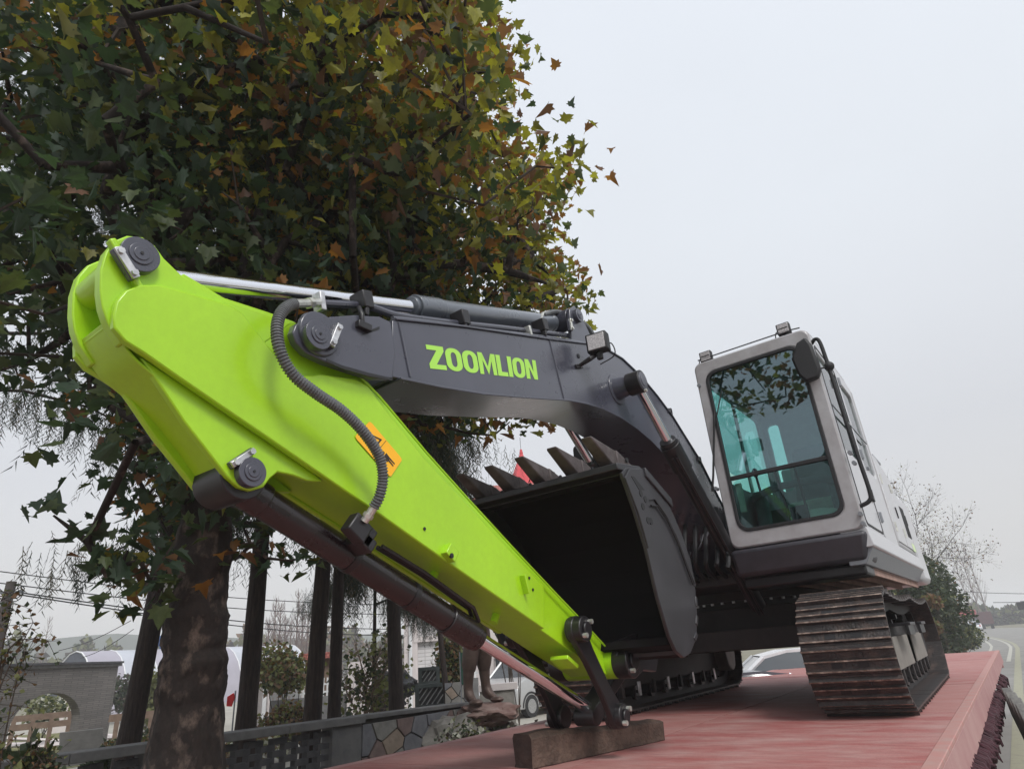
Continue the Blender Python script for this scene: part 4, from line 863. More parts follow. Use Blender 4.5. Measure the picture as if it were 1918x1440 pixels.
# five-lobed plane leaf, folded along its midrib
half = [(0, 0), (.12, -.07), (.32, -.12), (.30, .05), (.54, .13), (.37, .25), (.46, .47), (.24, .46), (.16, .64), (0, .90)]
lv = [(x, y - .1, .16 * abs(x) - .25 * max(0, y) ** 2) for x, y in half] + [(-x, y - .1, .16 * abs(x) - .25 * max(0, y) ** 2) for x, y in half[1:-1]]
nh = len(half)
lf = [tuple(range(nh)), tuple([0] + [nh - 1] + list(range(nh + len(half) - 3, nh - 1, -1)))]
def inpoly(u, v, poly):
    r = False; n = len(poly); j = n - 1
    for i in range(n):
        (xi, yi), (xj, yj) = poly[i], poly[j]
        if (yi > v) != (yj > v) and u < (xj - xi) * (v - yi) / (yj - yi) + xi: r = not r
        j = i
    return r
def proj(p):
    d = np.asarray(p) - CAM; z = d @ _F
    return (959 + FPX * (d @ _R2) / z, 720 - FPX * (d @ _U2) / z, z)
# ------------------------------------------------------------------ the plane tree beside the trailer
pt = thing('plane_tree', tuple(D(355, 1350, 5.2) * (1, 1, 0) + (0, 0, GZ)), 'big autumn plane tree with a thick mottled trunk, its crown hanging over the excavator boom', 'tree')
TB = D(355, 1350, 5.2)
tp = [np.array((D(u, v, 5.2)[0], D(u, v, 5.2)[1], z)) for u, v, z in ((352, 1440, GZ - .05), (354, 1440, -.5), (355, 1330, .45), (362, 1200, 1.0), (378, 1050, 1.7), (384, 960, 2.3), (390, 900, 3.2))]
tp += [tp[-1] + (.1, .12, 1.2), tp[-1] + (.25, .2, 2.6), tp[-1] + (.2, .5, 4.2)]
tsp0 = spline(tp, 7); rad0 = [max(.05, .252 - .018 * i / 7 - (.012 * max(0, i - 30)) * .35) * (1 + .05 * math.sin(i * 1.3) + .04 * math.sin(i * 3.1)) for i in range(len(tsp0))]
from mathutils import noise as mnoise
SUBT = 5; tsp = [tsp0[i] + (tsp0[i + 1] - tsp0[i]) * (k / SUBT) for i in range(len(tsp0) - 1) for k in range(SUBT)] + [tsp0[-1]]
rad = [rad0[i // SUBT] + (rad0[min(i // SUBT + 1, len(rad0) - 1)] - rad0[i // SUBT]) * (i % SUBT) / SUBT for i in range(len(tsp))]; NT = 72
b = MB(); b.tube(tsp, rad, NT)
tv = []
for k, p in enumerate(b.v):
    i5, j5 = divmod(k, NT); i = i5 / SUBT; th_ = j5 * 2 * PI / NT; vv = Vector((math.cos(th_) * 1.3, math.sin(th_) * 1.3, i * .28))
    plate = max(-.35, min(.35, mnoise.noise(vv * 2.6) * 1.6)) * .06 + mnoise.fractal(vv * 7, 1.0, 2.1, 4) * .035
    s = 1 + plate + .04 * mnoise.noise(vv * .9 + Vector((7, 0, 0))) * 2 + (.12 * math.exp(-((i - 12) / 1.2) ** 2) * max(0, math.cos(th_ - 2.2)) ** 4) + (.14 * math.exp(-((i - 17) / 1.0) ** 2) * max(0, math.cos(th_ - 4.8)) ** 4)
    i = i5
    if i < len(tsp): c_ = tsp[i]; tv.append(tuple(c_ + (np.array(p) - c_) * s))
    else: tv.append(p)
b.v = tv; trunk = b.obj('trunk', 'bark', pt, ang=180); tsp = tsp0
SIL = [(-900, -900), (960, -900), (900, -60), (870, 20), (880, 70), (935, 75), (955, 130), (925, 180), (930, 260), (975, 290), (1025, 272), (1055, 300), (1050, 345), (1005, 400), (1005, 450), (1025, 495), (1065, 520), (1075, 590), (1060, 680), (1000, 778), (905, 785), (840, 800), (760, 770), (600, 880), (440, 1000), (390, 1040), (330, 1050), (280, 970), (250, 880), (190, 810), (110, 790), (0, 790), (-900, 800)]
HOLES = [(55, 130, 28, 40), (80, 195, 26, 26), (240, 395, 34, 26), (190, 430, 44, 20), (60, 270, 22, 16), (20, 640, 30, 40), (130, 720, 26, 24), (335, 210, 16, 12), (20, 740, 30, 30), (500, 370, 12, 16), (680, 130, 14, 18), (840, 250, 12, 14), (930, 515, 16, 14), (40, 520, 22, 20)]
cl = []
tries = 0
while len(cl) < 1750 and tries < 90000:
    tries += 1
    q = rng.normal(size=3); q /= np.linalg.norm(q); q *= rng.uniform(0, 1) ** (1 / 2.4)
    p = np.array((-2.35, -1.7, 5.4)) + q * np.array((4.2, 4.6, 5.0))
    if p[2] < 1.6 or np.linalg.norm(p - CAM) < 4.0: continue
    if p[0] > -1.0 and p[2] < 3.9: continue
    if p[0] > -1.45 and p[2] < 2.6: continue
    u, v, z = proj(p)
    if z > .5 and -300 < u < 2200 and -300 < v < 1700:
        if not inpoly(u, v, SIL): continue
        if any(((u - a) / c) ** 2 + ((v - b_) / e) ** 2 < 1 for a, b_, c, e in HOLES): continue
        if u < 430 and v > 330 and rng.random() < .12: continue
    elif p[0] > -1.2 or p[1] < -5.2: continue
    cl.append(p)
low_tw = [(165, 1015, 4.6), (185, 1050, 4.6), (225, 1062, 4.7), (262, 1050, 4.6), (280, 1085, 4.7), (300, 1055, 4.8), (262, 1115, 4.6), (310, 1120, 4.8), (240, 1030, 4.7), (200, 1085, 4.6), (330, 1010, 4.9), (300, 900, 5), (255, 880, 5), (270, 935, 5.0), (330, 950, 5.1), (345, 900, 5),
          (470, 1020, 5.2), (500, 1045, 5.2), (545, 1050, 5.3), (455, 985, 5.2), (580, 1040, 5.4), (505, 1000, 5.3), (440, 1050, 5.1), (410, 960, 5.0), (100, 965, 4.6)]
low_tw += [(790, 795, 6.5), (835, 800, 6.6), (880, 812, 6.6), (925, 815, 6.7), (905, 785, 6.6), (955, 790, 6.7), (990, 782, 6.8), (1012, 795, 6.8), (965, 768, 6.9), (1000, 768, 6.9), (860, 780, 6.6), (760, 770, 6.5), (820, 770, 6.5)]
lows = [D(*t) for t in low_tw]
# a few clumps overhead outside the picture so that the crown also closes behind and above
cl = np.array(cl); order = np.argsort(np.linalg.norm(cl - tp[6], axis=1)); cl = cl[order]
nodes = [np.array(p) for p in tsp[26:]]; par = list(range(-1, len(nodes) - 1)); wt = [0] * len(nodes)
base_n = len(nodes)
allc = list(cl) + lows
for p in allc:
    A = np.array(nodes); d = np.linalg.norm(A - p, axis=1) + .35 * np.maximum(0, A[:, 2] - p[2]); i = int(np.argmin(d)); a = nodes[i]; n = max(1, int(np.linalg.norm(p - a) / .55)); pi = i
    for k in range(1, n + 1):
        t = k / n; q = a + (p - a) * t + (rng.normal(0, .05, 3) if k < n else 0) + np.array((0, 0, .12 * math.sin(PI * t) * np.linalg.norm(p - a)))
        nodes.append(q); par.append(pi); wt.append(0); pi = len(nodes) - 1
    wt[pi] += 1
for i in range(len(nodes) - 1, -1, -1):
    if par[i] >= 0: wt[par[i]] += wt[i]
b = MB(); bt = MB()
for i in range(base_n, len(nodes)):
    r0 = .0065 * (wt[par[i]] if par[i] >= base_n else wt[i]) ** .5; r1 = .0065 * max(1, wt[i]) ** .5
    r0 = min(r0, .10); r1 = min(r1, .10)
    (b if r0 > .016 else bt).tube([nodes[par[i]], nodes[i]], [max(r0, .004), max(r1, .004)], 6 if r0 > .016 else 4, caps=False)
tag(b.obj('branches', 'bark', trunk, ang=80, recalc=False), kind='stuff')
tag(bt.obj('twigs', 'twig', trunk, smooth=False, recalc=False), kind='stuff')
# leaves
offs, cols = [], []
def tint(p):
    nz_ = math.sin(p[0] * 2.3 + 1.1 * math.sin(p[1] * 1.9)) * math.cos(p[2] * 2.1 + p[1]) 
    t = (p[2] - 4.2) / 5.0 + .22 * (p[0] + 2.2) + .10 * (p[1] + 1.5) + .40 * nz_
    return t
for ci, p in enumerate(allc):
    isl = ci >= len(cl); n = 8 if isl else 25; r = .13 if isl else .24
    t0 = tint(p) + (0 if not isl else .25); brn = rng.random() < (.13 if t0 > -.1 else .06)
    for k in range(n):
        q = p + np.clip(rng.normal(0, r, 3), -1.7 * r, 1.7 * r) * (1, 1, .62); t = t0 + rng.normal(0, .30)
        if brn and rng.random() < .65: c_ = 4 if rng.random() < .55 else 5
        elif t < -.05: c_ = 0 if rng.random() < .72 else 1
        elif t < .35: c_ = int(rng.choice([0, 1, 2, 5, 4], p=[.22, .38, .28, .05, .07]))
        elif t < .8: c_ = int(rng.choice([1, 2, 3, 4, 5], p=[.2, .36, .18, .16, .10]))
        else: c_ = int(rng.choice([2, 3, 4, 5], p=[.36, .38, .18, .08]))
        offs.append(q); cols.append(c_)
offs = np.array(offs); cols = np.array(cols); NL = len(offs)
mats3 = rotmats(NL, .9, size=(.085, .150))
# drooping: leaves hang outward from their stalks
dr = np.linalg.norm(offs - CAM, axis=1)
pu = (offs - CAM) @ _R2 / ((offs - CAM) @ _F) * FPX + 959; pv = 720 - (offs - CAM) @ _U2 / ((offs - CAM) @ _F) * FPX
vis = (pu > 0) & (pu < 1918) & (pv > 0) & (pv < 1440) & (((offs - CAM) @ _F) > 0)
kk = np.where(vis, dr, 99); near = np.argsort(np.where(kk < 3.7, 99, kk))[:296]; mask = np.ones(NL, bool); mask[near] = False
ok = ~(((offs[:, 0] > -.7) & (offs[:, 2] < 3.5))) & (dr > 3.7)
mask &= ok
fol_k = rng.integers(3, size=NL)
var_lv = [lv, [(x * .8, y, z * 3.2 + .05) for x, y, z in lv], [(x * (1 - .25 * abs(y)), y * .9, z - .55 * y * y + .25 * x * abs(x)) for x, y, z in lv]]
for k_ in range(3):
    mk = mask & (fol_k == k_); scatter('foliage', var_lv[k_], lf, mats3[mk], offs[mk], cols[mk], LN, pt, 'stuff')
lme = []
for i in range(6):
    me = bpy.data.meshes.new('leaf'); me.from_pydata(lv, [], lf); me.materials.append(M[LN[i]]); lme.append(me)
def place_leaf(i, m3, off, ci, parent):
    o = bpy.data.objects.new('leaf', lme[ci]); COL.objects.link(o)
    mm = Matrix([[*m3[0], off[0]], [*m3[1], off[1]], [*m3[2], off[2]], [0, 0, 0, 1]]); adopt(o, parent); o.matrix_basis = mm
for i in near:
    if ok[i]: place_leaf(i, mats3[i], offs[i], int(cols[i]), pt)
b = MB(); q = D(317, 1092, 4.93); b.obox(q, (.86, .5, 0), (-.5, .86, 0), (0, 0, 1), .028, .012, .055)
M['paper'] = mat('pale_tag', (0.5, 0.5, 0.5), .7, var=.1)
tag(b.obj('tree_tag', 'paper', None, bevel=.003), 'small pale grey tag fixed to the left edge of the plane tree trunk', 'tag')

# ------------------------------------------------------------------ dawn redwoods with hanging foliage
M['frond'] = mat('redwood_frond', (0.014, 0.024, 0.016), .7, trans=.3, var=.3)
M['frond2'] = mat('redwood_frond_brown', (0.060, 0.050, 0.028), .7, trans=.35, var=.3)
fv = [(0, 0, 0), (.009, 0, 0), (.003, 0, -.55)]; ff = [(0, 1, 2)]
for i in range(9):
    z = -.04 - i * .055; s = 1 if i % 2 else -1; o_ = len(fv); l_ = .045 + .015 * (i % 3)
    fv += [(.003, 0, z), (.003, .0, z - .026), (.003 + s * l_, .02 * s, z - .10 - .02 * (i % 2))]; ff.append((o_, o_ + 1, o_ + 2))
def conifer(u, v, d, h, r, zb, label, wd, fronds=2600, fk=2.5, name='redwood_tree', group='tall redwoods behind the garden wall', trunk_r=.15, lean=(0, 0), sz=1.0, fm=(0, 1)):
    base = D(u, v, d); base[2] = GZ
    t = thing(name, tuple(base), label, 'tree', group)
    b = MB(); pts = [base + (lean[0] * k, lean[1] * k, h * k) for k in np.linspace(0, 1, 12)]
    b.tube(pts, [trunk_r * (1 - .75 * k) * (1 + .25 * math.exp(-k * 25)) * (1 + .04 * math.sin(k * 40)) for k in np.linspace(0, 1, 12)], 14); tr_ = b.obj('trunk', 'bark2', t, ang=80)
    bb = MB(); fo = []
    nb = int(26 * (h - zb) / 8)
    for i in range(nb):
        k = (i + .5) / nb; z0 = zb + 1.15 + (h - zb - .3) * k; rr = r * (1 - .75 * k) * rng.uniform(.75, 1.15); a = rng.uniform(0, 2 * PI)
        s0 = base + (lean[0] * z0 / h, lean[1] * z0 / h, z0)
        pp = [s0 + (math.cos(a) * rr * q, math.sin(a) * rr * q, .35 * math.sin(q * 2.4) - .75 * q * q) for q in (0, .3, .6, .85, 1)]
        bb.tube(pp, [.035, .028, .02, .012, .006], 5, caps=False)
        for m_ in range(int(fronds * fk / nb)):
            q = rng.uniform(.12, 1) ** .7; p = s0 + (math.cos(a) * rr * q, math.sin(a) * rr * q, .35 * math.sin(q * 2.4) - .75 * q * q)
            w_ = .30 * rr * q; fo.append(p + (-math.sin(a) * rng.normal(0, w_), math.cos(a) * rng.normal(0, w_), rng.uniform(-.12, .06)))
    tag(bb.obj('branches', 'bark2', tr_, smooth=False, recalc=False), kind='stuff')
    fo = np.array(fo); n = len(fo)
    scatter('foliage', fv, ff, rotmats(n, .28, size=(.6 * sz, 1.25 * sz)), fo, (rng.random(n) < .25).astype(int), ['frond', 'frond2'], t, 'stuff')
    return t
conifer(232, 1395, 11, 15, 2.9, 3.3, 'leaning dark redwood trunk standing left of the thick plane tree trunk', 1, 4200, lean=(.4, .6))
conifer(460, 1360, 11, 15, 2.7, 2.7, 'dark redwood trunk just right of the thick plane tree trunk', 1, 5000, lean=(.2, -.1))
conifer(580, 1342, 9.6, 15, 2.2, 3.4, 'dark redwood trunk left of a close pair, half hidden under the bucket cylinder', 1, 3600, lean=(.3, .3), trunk_r=.125)
conifer(626, 1335, 12, 14, 2.5, 2.2, 'thin dark redwood trunk right of a close pair behind the garden wall', 1, 4600, lean=(.1, -.1), trunk_r=.115)
conifer(746, 1328, 13, 14, 2.6, 4.2, 'grey brown redwood trunk standing before the black garden rock', 1, 2800, lean=(-.1, -.5), trunk_r=.145)
conifer(-330, 1395, 12, 16, 4.2, 3.2, 'redwood at the far left, mostly hidden behind plane leaves', 1, 3200, lean=(.5, .2), trunk_r=.14)
conifer(700, 1320, 17, 5.8, 1.9, 1.9, 'low dark evergreen with drooping twigs between the redwood trunks', 1, 2600, name='evergreen_tree', group='evergreens behind the redwoods', trunk_r=.07, sz=.8)
conifer(845, 1300, 15, 9.8, 1.9, 3.4, 'slender redwood whose hanging twigs show below the boom', 1, 4200, trunk_r=.07, lean=(-.6, -.6))

# ------------------------------------------------------------------ generic bushes
sv = [(0, 0, 0), (.5, .35, .1), (0, 1, -.1), (-.5, .35, .1)]; sf = [(0, 1, 2, 3)]
M['leafsm'] = mat('shrub_leaf', (0.028, 0.044, 0.018), .6, trans=.3, var=.4)
M['leafsm2'] = mat('shrub_leaf_pale', (0.13, 0.14, 0.05), .6, trans=.3, var=.3)
M['leafbr'] = mat('shrub_leaf_brown', (0.15, 0.085, 0.045), .7, trans=.3, var=.3)
M['leafwh'] = mat('pale_variegated_leaf', (0.42, 0.42, 0.36), .6, trans=.2, var=.3)
def bush(label, c, r, n, size, mats=('leafsm', 'leafsm2'), wts=None, name='bush', group=None, blobs=9, stems=8, cat='bush', base=None, hollow=.5, jit=.45):
    c = np.array(c, float); r = np.array(r, float)
    bz = GZ if base is None else base
    t = thing(name, (c[0], c[1], bz), label, cat, group)
    cen = [c + rng.uniform(-jit, jit, 3) * r * (1, 1, .9) for _ in range(blobs)]; rr = [r * rng.uniform(.38, .62) for _ in range(blobs)]
    P_ = []
    for i in range(n):
        k = rng.integers(blobs); q = rng.normal(size=3); q /= np.linalg.norm(q); q *= rng.uniform(hollow, 1.08); P_.append(cen[k] + q * rr[k])
    P_ = np.array(P_); P_[:, 2] = np.maximum(P_[:, 2], bz + .03)
    b = MB()
    for i in range(stems):
        e = cen[i % blobs] + rng.normal(0, .15, 3) * r; s = np.array((c[0] + rng.normal(0, .1) * r[0], c[1] + rng.normal(0, .1) * r[1], bz)); m_ = (s + e) / 2 + rng.normal(0, .1, 3) * r
        b.tube(spline([s, m_, e], 4), [.02 * max(.3, r[2])] + [.014 * max(.3, r[2])] * 7 + [.006], 5, caps=False)
    if stems: tag(b.obj('stems', 'twig', t, smooth=False, recalc=False), kind='stuff')
    w_ = wts or [1 / len(mats)] * len(mats)
    # colour by clump, so that tones gather
    ck = np.array([int(rng.choice(len(mats), p=w_)) for _ in range(n)])
    scatter('foliage', sv, sf, rotmats(n, 1.0, size=(size * .7, size * 1.3)), P_, ck, list(mats), t, 'stuff')
    return t
def bare_tree(label, base, h, r, name='bare_tree', group=None, m='bark2', leaves=None, seed=3, thick=.12, lv_=4, spread=.55, first=.3):
    rs = random.Random(seed); base = np.array(base, float); t = thing(name, tuple(base), label, 'tree', group)
    b = MB(); bt = MB(); tips = []
    def grow(p, d, l, rad_, lev):
        k = 3; pts = [p]
        for i in range(k):
            d = d + np.array([rs.gauss(0, .10) for _ in range(3)]) + (0, 0, .04); d /= np.linalg.norm(d); pts.append(pts[-1] + d * l / k)
        (b if lev < 2 else bt).tube(pts, [rad_, rad_ * .88, rad_ * .76, rad_ * .62], 7 if lev < 2 else 3, caps=False)
        if lev >= lv_: tips.append(pts[-1]); tips.append(pts[1]); return
        for i in range(rs.choice((3, 4)) if lev else 6):
            q = pts[1 + i % 3]; s = np.array([rs.gauss(0, 1) for _ in range(3)]); s -= d * (s @ d); s /= np.linalg.norm(s)
            grow(q, d * (1 - spread) + s * spread + (0, 0, .12), l * rs.uniform(.52, .74), rad_ * .52, lev + 1)
        if lev: grow(pts[-1], d, l * .65, rad_ * .6, lev + 1)
        else: grow(pts[-1], d, l * .8, rad_ * .6, 1)
    grow(base, np.array((0, 0, 1.0)), h * first, thick, 0)
    tr_ = b.obj('trunk', m, t, smooth=False, recalc=False); tag(bt.obj('twigs', m, tr_, smooth=False, recalc=False), kind='stuff')
    if leaves:
        T_ = np.array(tips); n = leaves[0]; idx = rng.integers(len(T_), size=n); P_ = T_[idx] + rng.normal(0, leaves[3], (n, 3))
        scatter('foliage', sv, sf, rotmats(n, 1.0, size=(leaves[1] * .7, leaves[1] * 1.3)), P_, rng.integers(len(leaves[2]), size=n), list(leaves[2]), t, 'stuff')
    return t

# ================================================================== garden wall on the left
def ftop(y): return .10 - .0167 * (y + 3.36)
M['concrete'] = mat('grey_concrete', (0.13, 0.128, 0.13), .85, col2=(0.20, 0.198, 0.195), vscale=5, bump=.3, bscale=30)
M['brickg'] = mat('dark_grey_brick', (0.055, 0.055, 0.062), .85, col2=(0.095, 0.093, 0.098), vscale=6, bump=.4, bscale=30)
M['plinthg'] = mat('wall_render_grey', (0.12, 0.12, 0.125), .85, col2=(0.18, 0.178, 0.175), vscale=4, bump=.3, bscale=20)
gw = thing('garden_wall', (-5, 0, GZ), 'low openwork wall of staggered dark grey bricks with concrete coping behind the plane tree', 'wall')
def wbox(name, y0, y1, z0, z1, m, x0=-5.12, x1=-4.9, par=gw, bev=.006, slope=True):
    b = MB(); dz0 = ftop(y0) if slope else 0; dz1 = ftop(y1) if slope else 0
    b.hexa([(x0, y0, z0), (x1, y0, z0), (x1, y1, z0), (x0, y1, z0), (x0, y0, z1 + dz0), (x1, y0, z1 + dz0), (x1, y1, z1 + dz1), (x0, y1, z1 + dz1)]); return b.obj(name, m, par, bevel=bev)
def coping(y0, y1):
    n = max(1, round((y1 - y0) / 1.2))
    for i in range(n):
        a, c = y0 + (y1 - y0) * i / n, y0 + (y1 - y0) * (i + 1) / n
        b = MB(); b.hexa([(-5.18, a + .004, ftop(a) - .085), (-4.84, a + .004, ftop(a) - .085), (-4.84, c, ftop(c) - .085), (-5.18, c, ftop(c) - .085), (-5.18, a + .004, ftop(a)), (-4.84, a + .004, ftop(a)), (-4.84, c, ftop(c)), (-5.18, c, ftop(c))]); b.obj('coping_stone', 'concrete', gw, bevel=.008)
coping(-7.4, .50)
ypier = [-7.4, -5.1, -2.2, .03]
for y in ypier: wbox('pier', y, y + .36 if y < 0 else y + .46, GZ, -.087, 'plinthg')
b = MB()
brick_me = MB().hexa([(-.05, -.105, -.03), (.05, -.105, -.03), (.05, .105, -.03), (-.05, .105, -.03), (-.05, -.105, .03), (.05, -.105, .03), (.05, .105, .03), (-.05, .105, .03)]).mesh('brick', 'brickg')
rest = MB(); nbk = 0; cand = []
for i in range(3):
    y0, y1 = ypier[i] + .36, ypier[i + 1]
    rows = 15
    for r_ in range(rows):
        k = 0; y = y0 + (.0 if r_ % 2 else -.155)
        while y < y1:
            a, c = max(y, y0), min(y + .182, y1); zc = -.155 - r_ * .064
            if c - a > .03: cand.append((i, r_, (a + c) / 2, (c - a) / 2, zc + ftop((a + c) / 2)))
            y += .31
vis_b = [c for c in cand if proj((-4.92, c[2], c[4]))[1] < 1452 and proj((-4.92, c[2], c[4]))[0] > -20][:290]
vs_set = set(vis_b)
for c in cand:
    if c in vs_set:
        o = bpy.data.objects.new('brick', brick_me); COL.objects.link(o); o.location = (-5.01 + rng.uniform(-.006, .006), c[2], c[4]); o.scale = (1, c[3] / .105, 1.02); adopt(o, gw)
    else: rest.box(-5.06, -4.96, c[2] - c[3], c[2] + c[3], c[4] - .031, c[4] + .031)
tag(rest.obj('lower_bricks', 'brickg', gw, smooth=False), kind='stuff')
# flagstone clad wall
M['st0'] = mat('flagstone_blue', (0.145, 0.15, 0.17), .8, col2=(0.21, 0.21, 0.225), vscale=8, bump=.4, bscale=20)
M['st1'] = mat('flagstone_grey', (0.20, 0.195, 0.185), .8, col2=(0.28, 0.27, 0.25), vscale=8, bump=.4, bscale=20)
M['st2'] = mat('flagstone_buff', (0.34, 0.27, 0.215), .8, col2=(0.25, 0.20, 0.16), vscale=8, bump=.4, bscale=20)
M['st3'] = mat('flagstone_rose', (0.17, 0.12, 0.115), .8, col2=(0.23, 0.17, 0.155), vscale=8, bump=.4, bscale=20)
M['mortar'] = mat('dark_mortar', (0.05, 0.048, 0.045), .95)
def voronoi(w, h, n, seed):
    rs = random.Random(seed); S = []
    while len(S) < n:
        best = max(((rs.uniform(0, w), rs.uniform(0, h)) for _ in range(8)), key=lambda p: min([math.hypot(p[0] - q[0], p[1] - q[1]) for q in S] or [9])); S.append(best)
    out = []
    for i, s in enumerate(S):
        poly = [(0, 0), (w, 0), (w, h), (0, h)]
        for j, t in enumerate(S):
            if j == i: continue
            mx, my = (s[0] + t[0]) / 2, (s[1] + t[1]) / 2; nx, ny = t[0] - s[0], t[1] - s[1]; l = math.hypot(nx, ny); nx /= l; ny /= l; lim = mx * nx + my * ny - .009
            new = []
            for k in range(len(poly)):
                a, c = poly[k], poly[(k + 1) % len(poly)]; da, dc = a[0] * nx + a[1] * ny - lim, c[0] * nx + c[1] * ny - lim
                if da <= 0: new.append(a)
                if da * dc < 0: f = da / (da - dc); new.append((a[0] + (c[0] - a[0]) * f, a[1] + (c[1] - a[1]) * f))
            poly = new
            if not poly: break
        if len(poly) > 2: out.append(poly)
    return out
sw = thing('flagstone_wall', (-5, 1.4, GZ), 'low wall clad with irregular blue grey and buff flagstones right of the openwork wall', 'wall')
wbox('core', .50, 2.55, GZ, -.05, 'mortar', -5.16, -4.93, sw)
b = MB(); b.hexa([(-5.2, .5, ftop(.5) - .05), (-4.88, .5, ftop(.5) - .05), (-4.88, 2.6, ftop(2.6) - .05), (-5.2, 2.6, ftop(2.6) - .05), (-5.2, .5, ftop(.5) + .002), (-4.88, .5, ftop(.5) + .002), (-4.88, 2.6, ftop(2.6)), (-5.2, 2.6, ftop(2.6))]); b.obj('coping', 'concrete', sw, bevel=.008)
for i, poly in enumerate(voronoi(2.05, 1.1, 27, 5)):
    b = MB(); b.prism([(.5 + p[0], GZ + min(p[1], 1.1) * .98) for p in poly], -4.93, -4.895 + .01 * random.random(), 0); b.obj('stone', random.choice(['st0', 'st0', 'st1', 'st1', 'st2', 'st3']), sw, bevel=.006, smooth=False)

# ---- frames facing the viewer's side of the garden
def frame(u, v, d):
    o = D(u, v, d); f = o - CAM; f[2] = 0; f /= np.linalg.norm(f); r = np.array((f[1], -f[0], 0)); return o, r, f
class VB(MB):
    def __init__(s, u, d): super().__init__(); s.o, s.r, s.f_ = frame(u, 1250, d); s.d = d
    def P(s, a, t, z): q = s.o + s.r * a + s.f_ * t; return (q[0], q[1], z)
    def bx(s, a0, a1, t0, t1, z0, z1, mi=0): return s.hexa([s.P(a0, t0, z0), s.P(a1, t0, z0), s.P(a1, t1, z0), s.P(a0, t1, z0), s.P(a0, t0, z1), s.P(a1, t0, z1), s.P(a1, t1, z1), s.P(a0, t1, z1)], mi)
    def at(s, u, v):   # where a sight line meets the frame's front plane -> (a, z)
        d = ray(u, v); t = ((s.o - CAM) @ s.f_) / (d @ s.f_); q = CAM + d * t; return float((q - s.o) @ s.r), float(q[2])
    def pb(s, u0, u1, v0, v1, t0, t1, mi=0, z0=None):
        (a0, zt), (a1, zb) = s.at(u0, v0), s.at(u1, v1); return s.bx(a0, a1, t0, t1, zb if z0 is None else z0, zt, mi)
def V(u, d): return VB(u, d)
def same(vb):
    n = MB.__new__(VB); MB.__init__(n); n.o, n.r, n.f_, n.d = vb.o, vb.r, vb.f_, vb.d; return n
M['archbrick'] = None
def brickmat(name, c1, c2, mortar, scale, rough=.85, off=.5, w=.5, h=.25, ms=.02, bump=.3):
    m = bpy.data.materials.new(name); m.use_nodes = True; n = m.node_tree; bs = n.nodes['Principled BSDF']; lk = n.links.new
    g = n.nodes.new('ShaderNodeTexCoord'); vm_ = n.nodes.new('ShaderNodeVectorMath'); vm_.operation = 'DOT_PRODUCT'; sx = n.nodes.new('ShaderNodeSeparateXYZ'); cx = n.nodes.new('ShaderNodeCombineXYZ')
    lk(g.outputs['Object'], vm_.inputs[0]); vm_.inputs[1].default_value = (.6, .8, 0); lk(g.outputs['Object'], sx.inputs[0]); lk(vm_.outputs['Value'], cx.inputs['X']); lk(sx.outputs['Z'], cx.inputs['Y'])
    t = n.nodes.new('ShaderNodeTexBrick'); t.inputs['Scale'].default_value = scale; t.inputs['Color1'].default_value = (*c1, 1); t.inputs['Color2'].default_value = (*c2, 1); t.inputs['Mortar'].default_value = (*mortar, 1)
    t.inputs['Brick Width'].default_value = w; t.inputs['Row Height'].default_value = h; t.inputs['Mortar Size'].default_value = ms; t.offset = off
    lk(cx.outputs[0], t.inputs['Vector']); bs.inputs['Roughness'].default_value = rough
    tn = n.nodes.new('ShaderNodeTexNoise'); tn.inputs['Scale'].default_value = .8; tn.inputs['Detail'].default_value = 5; lk(g.outputs['Object'], tn.inputs['Vector'])
    mr_ = n.nodes.new('ShaderNodeMapRange'); mr_.inputs['To Min'].default_value = .72; mr_.inputs['To Max'].default_value = 1.25; lk(tn.outputs['Fac'], mr_.inputs['Value'])
    v2 = n.nodes.new('ShaderNodeVectorMath'); v2.operation = 'SCALE'; lk(t.outputs['Color'], v2.inputs[0]); lk(mr_.outputs[0], v2.inputs['Scale']); lk(v2.outputs[0], bs.inputs['Base Color'])
    bp = n.nodes.new('ShaderNodeBump'); bp.inputs['Strength'].default_value = bump; bp.inputs['Distance'].default_value = .01; lk(t.outputs['Fac'], bp.inputs['Height']); bp.invert = True; lk(bp.outputs[0], bs.inputs['Normal']); return m
M['archbrick'] = brickmat('old_grey_brickwork', (.13, .12, .115), (.18, .165, .155), (.10, .095, .09), 4.0, w=.9, h=.24, ms=.03)
M['tilewhite'] = brickmat('white_wall_tiles', (.62, .60, .60), (.56, .55, .56), (.36, .34, .34), 3.0, .4, off=0, w=.75, h=.36, ms=.03, bump=.1)
M['render'] = mat('pinkish_white_render', (0.58, 0.53, 0.52), .8, var=.08, vscale=1)
M['redroof'] = brickmat('red_roof_tiles', (.42, .13, .10), (.34, .10, .08), (.20, .06, .05), 3.0, .7, w=.4, h=.3, ms=.04, bump=.6)
M['redpaint'] = mat('red_turret_sheet', (0.55, 0.055, 0.065), .5, var=.1)
M['whitepaint'] = mat('white_painted_metal', (0.66, 0.67, 0.68), .5, var=.06)
M['darkglass'] = mat('dark_window_glass', (0.03, 0.035, 0.04), .08, coat=1)
M['darkpanel'] = mat('dark_green_grey_paint', (0.035, 0.045, 0.045), .6, var=.2)
M['slat'] = mat('pale_lattice_slat', (0.19, 0.195, 0.195), .6)
M['brownwood'] = mat('brown_timber', (0.13, 0.085, 0.062), .8, col2=(0.20, 0.14, 0.10), vscale=6)
M['film'] = mat('greenhouse_film', (0.50, 0.52, 0.58), .35, var=.08, vscale=.5, trans=.15)
M['film2'] = mat('greenhouse_film_milky', (0.40, 0.38, 0.44), .4, var=.08, vscale=.5, trans=.15)
M['filmdark'] = mat('greenhouse_dark_end', (0.07, 0.08, 0.10), .7, var=.2)
M['bluecloth'] = mat('blue_cloth', (0.05, 0.12, 0.30), .8)
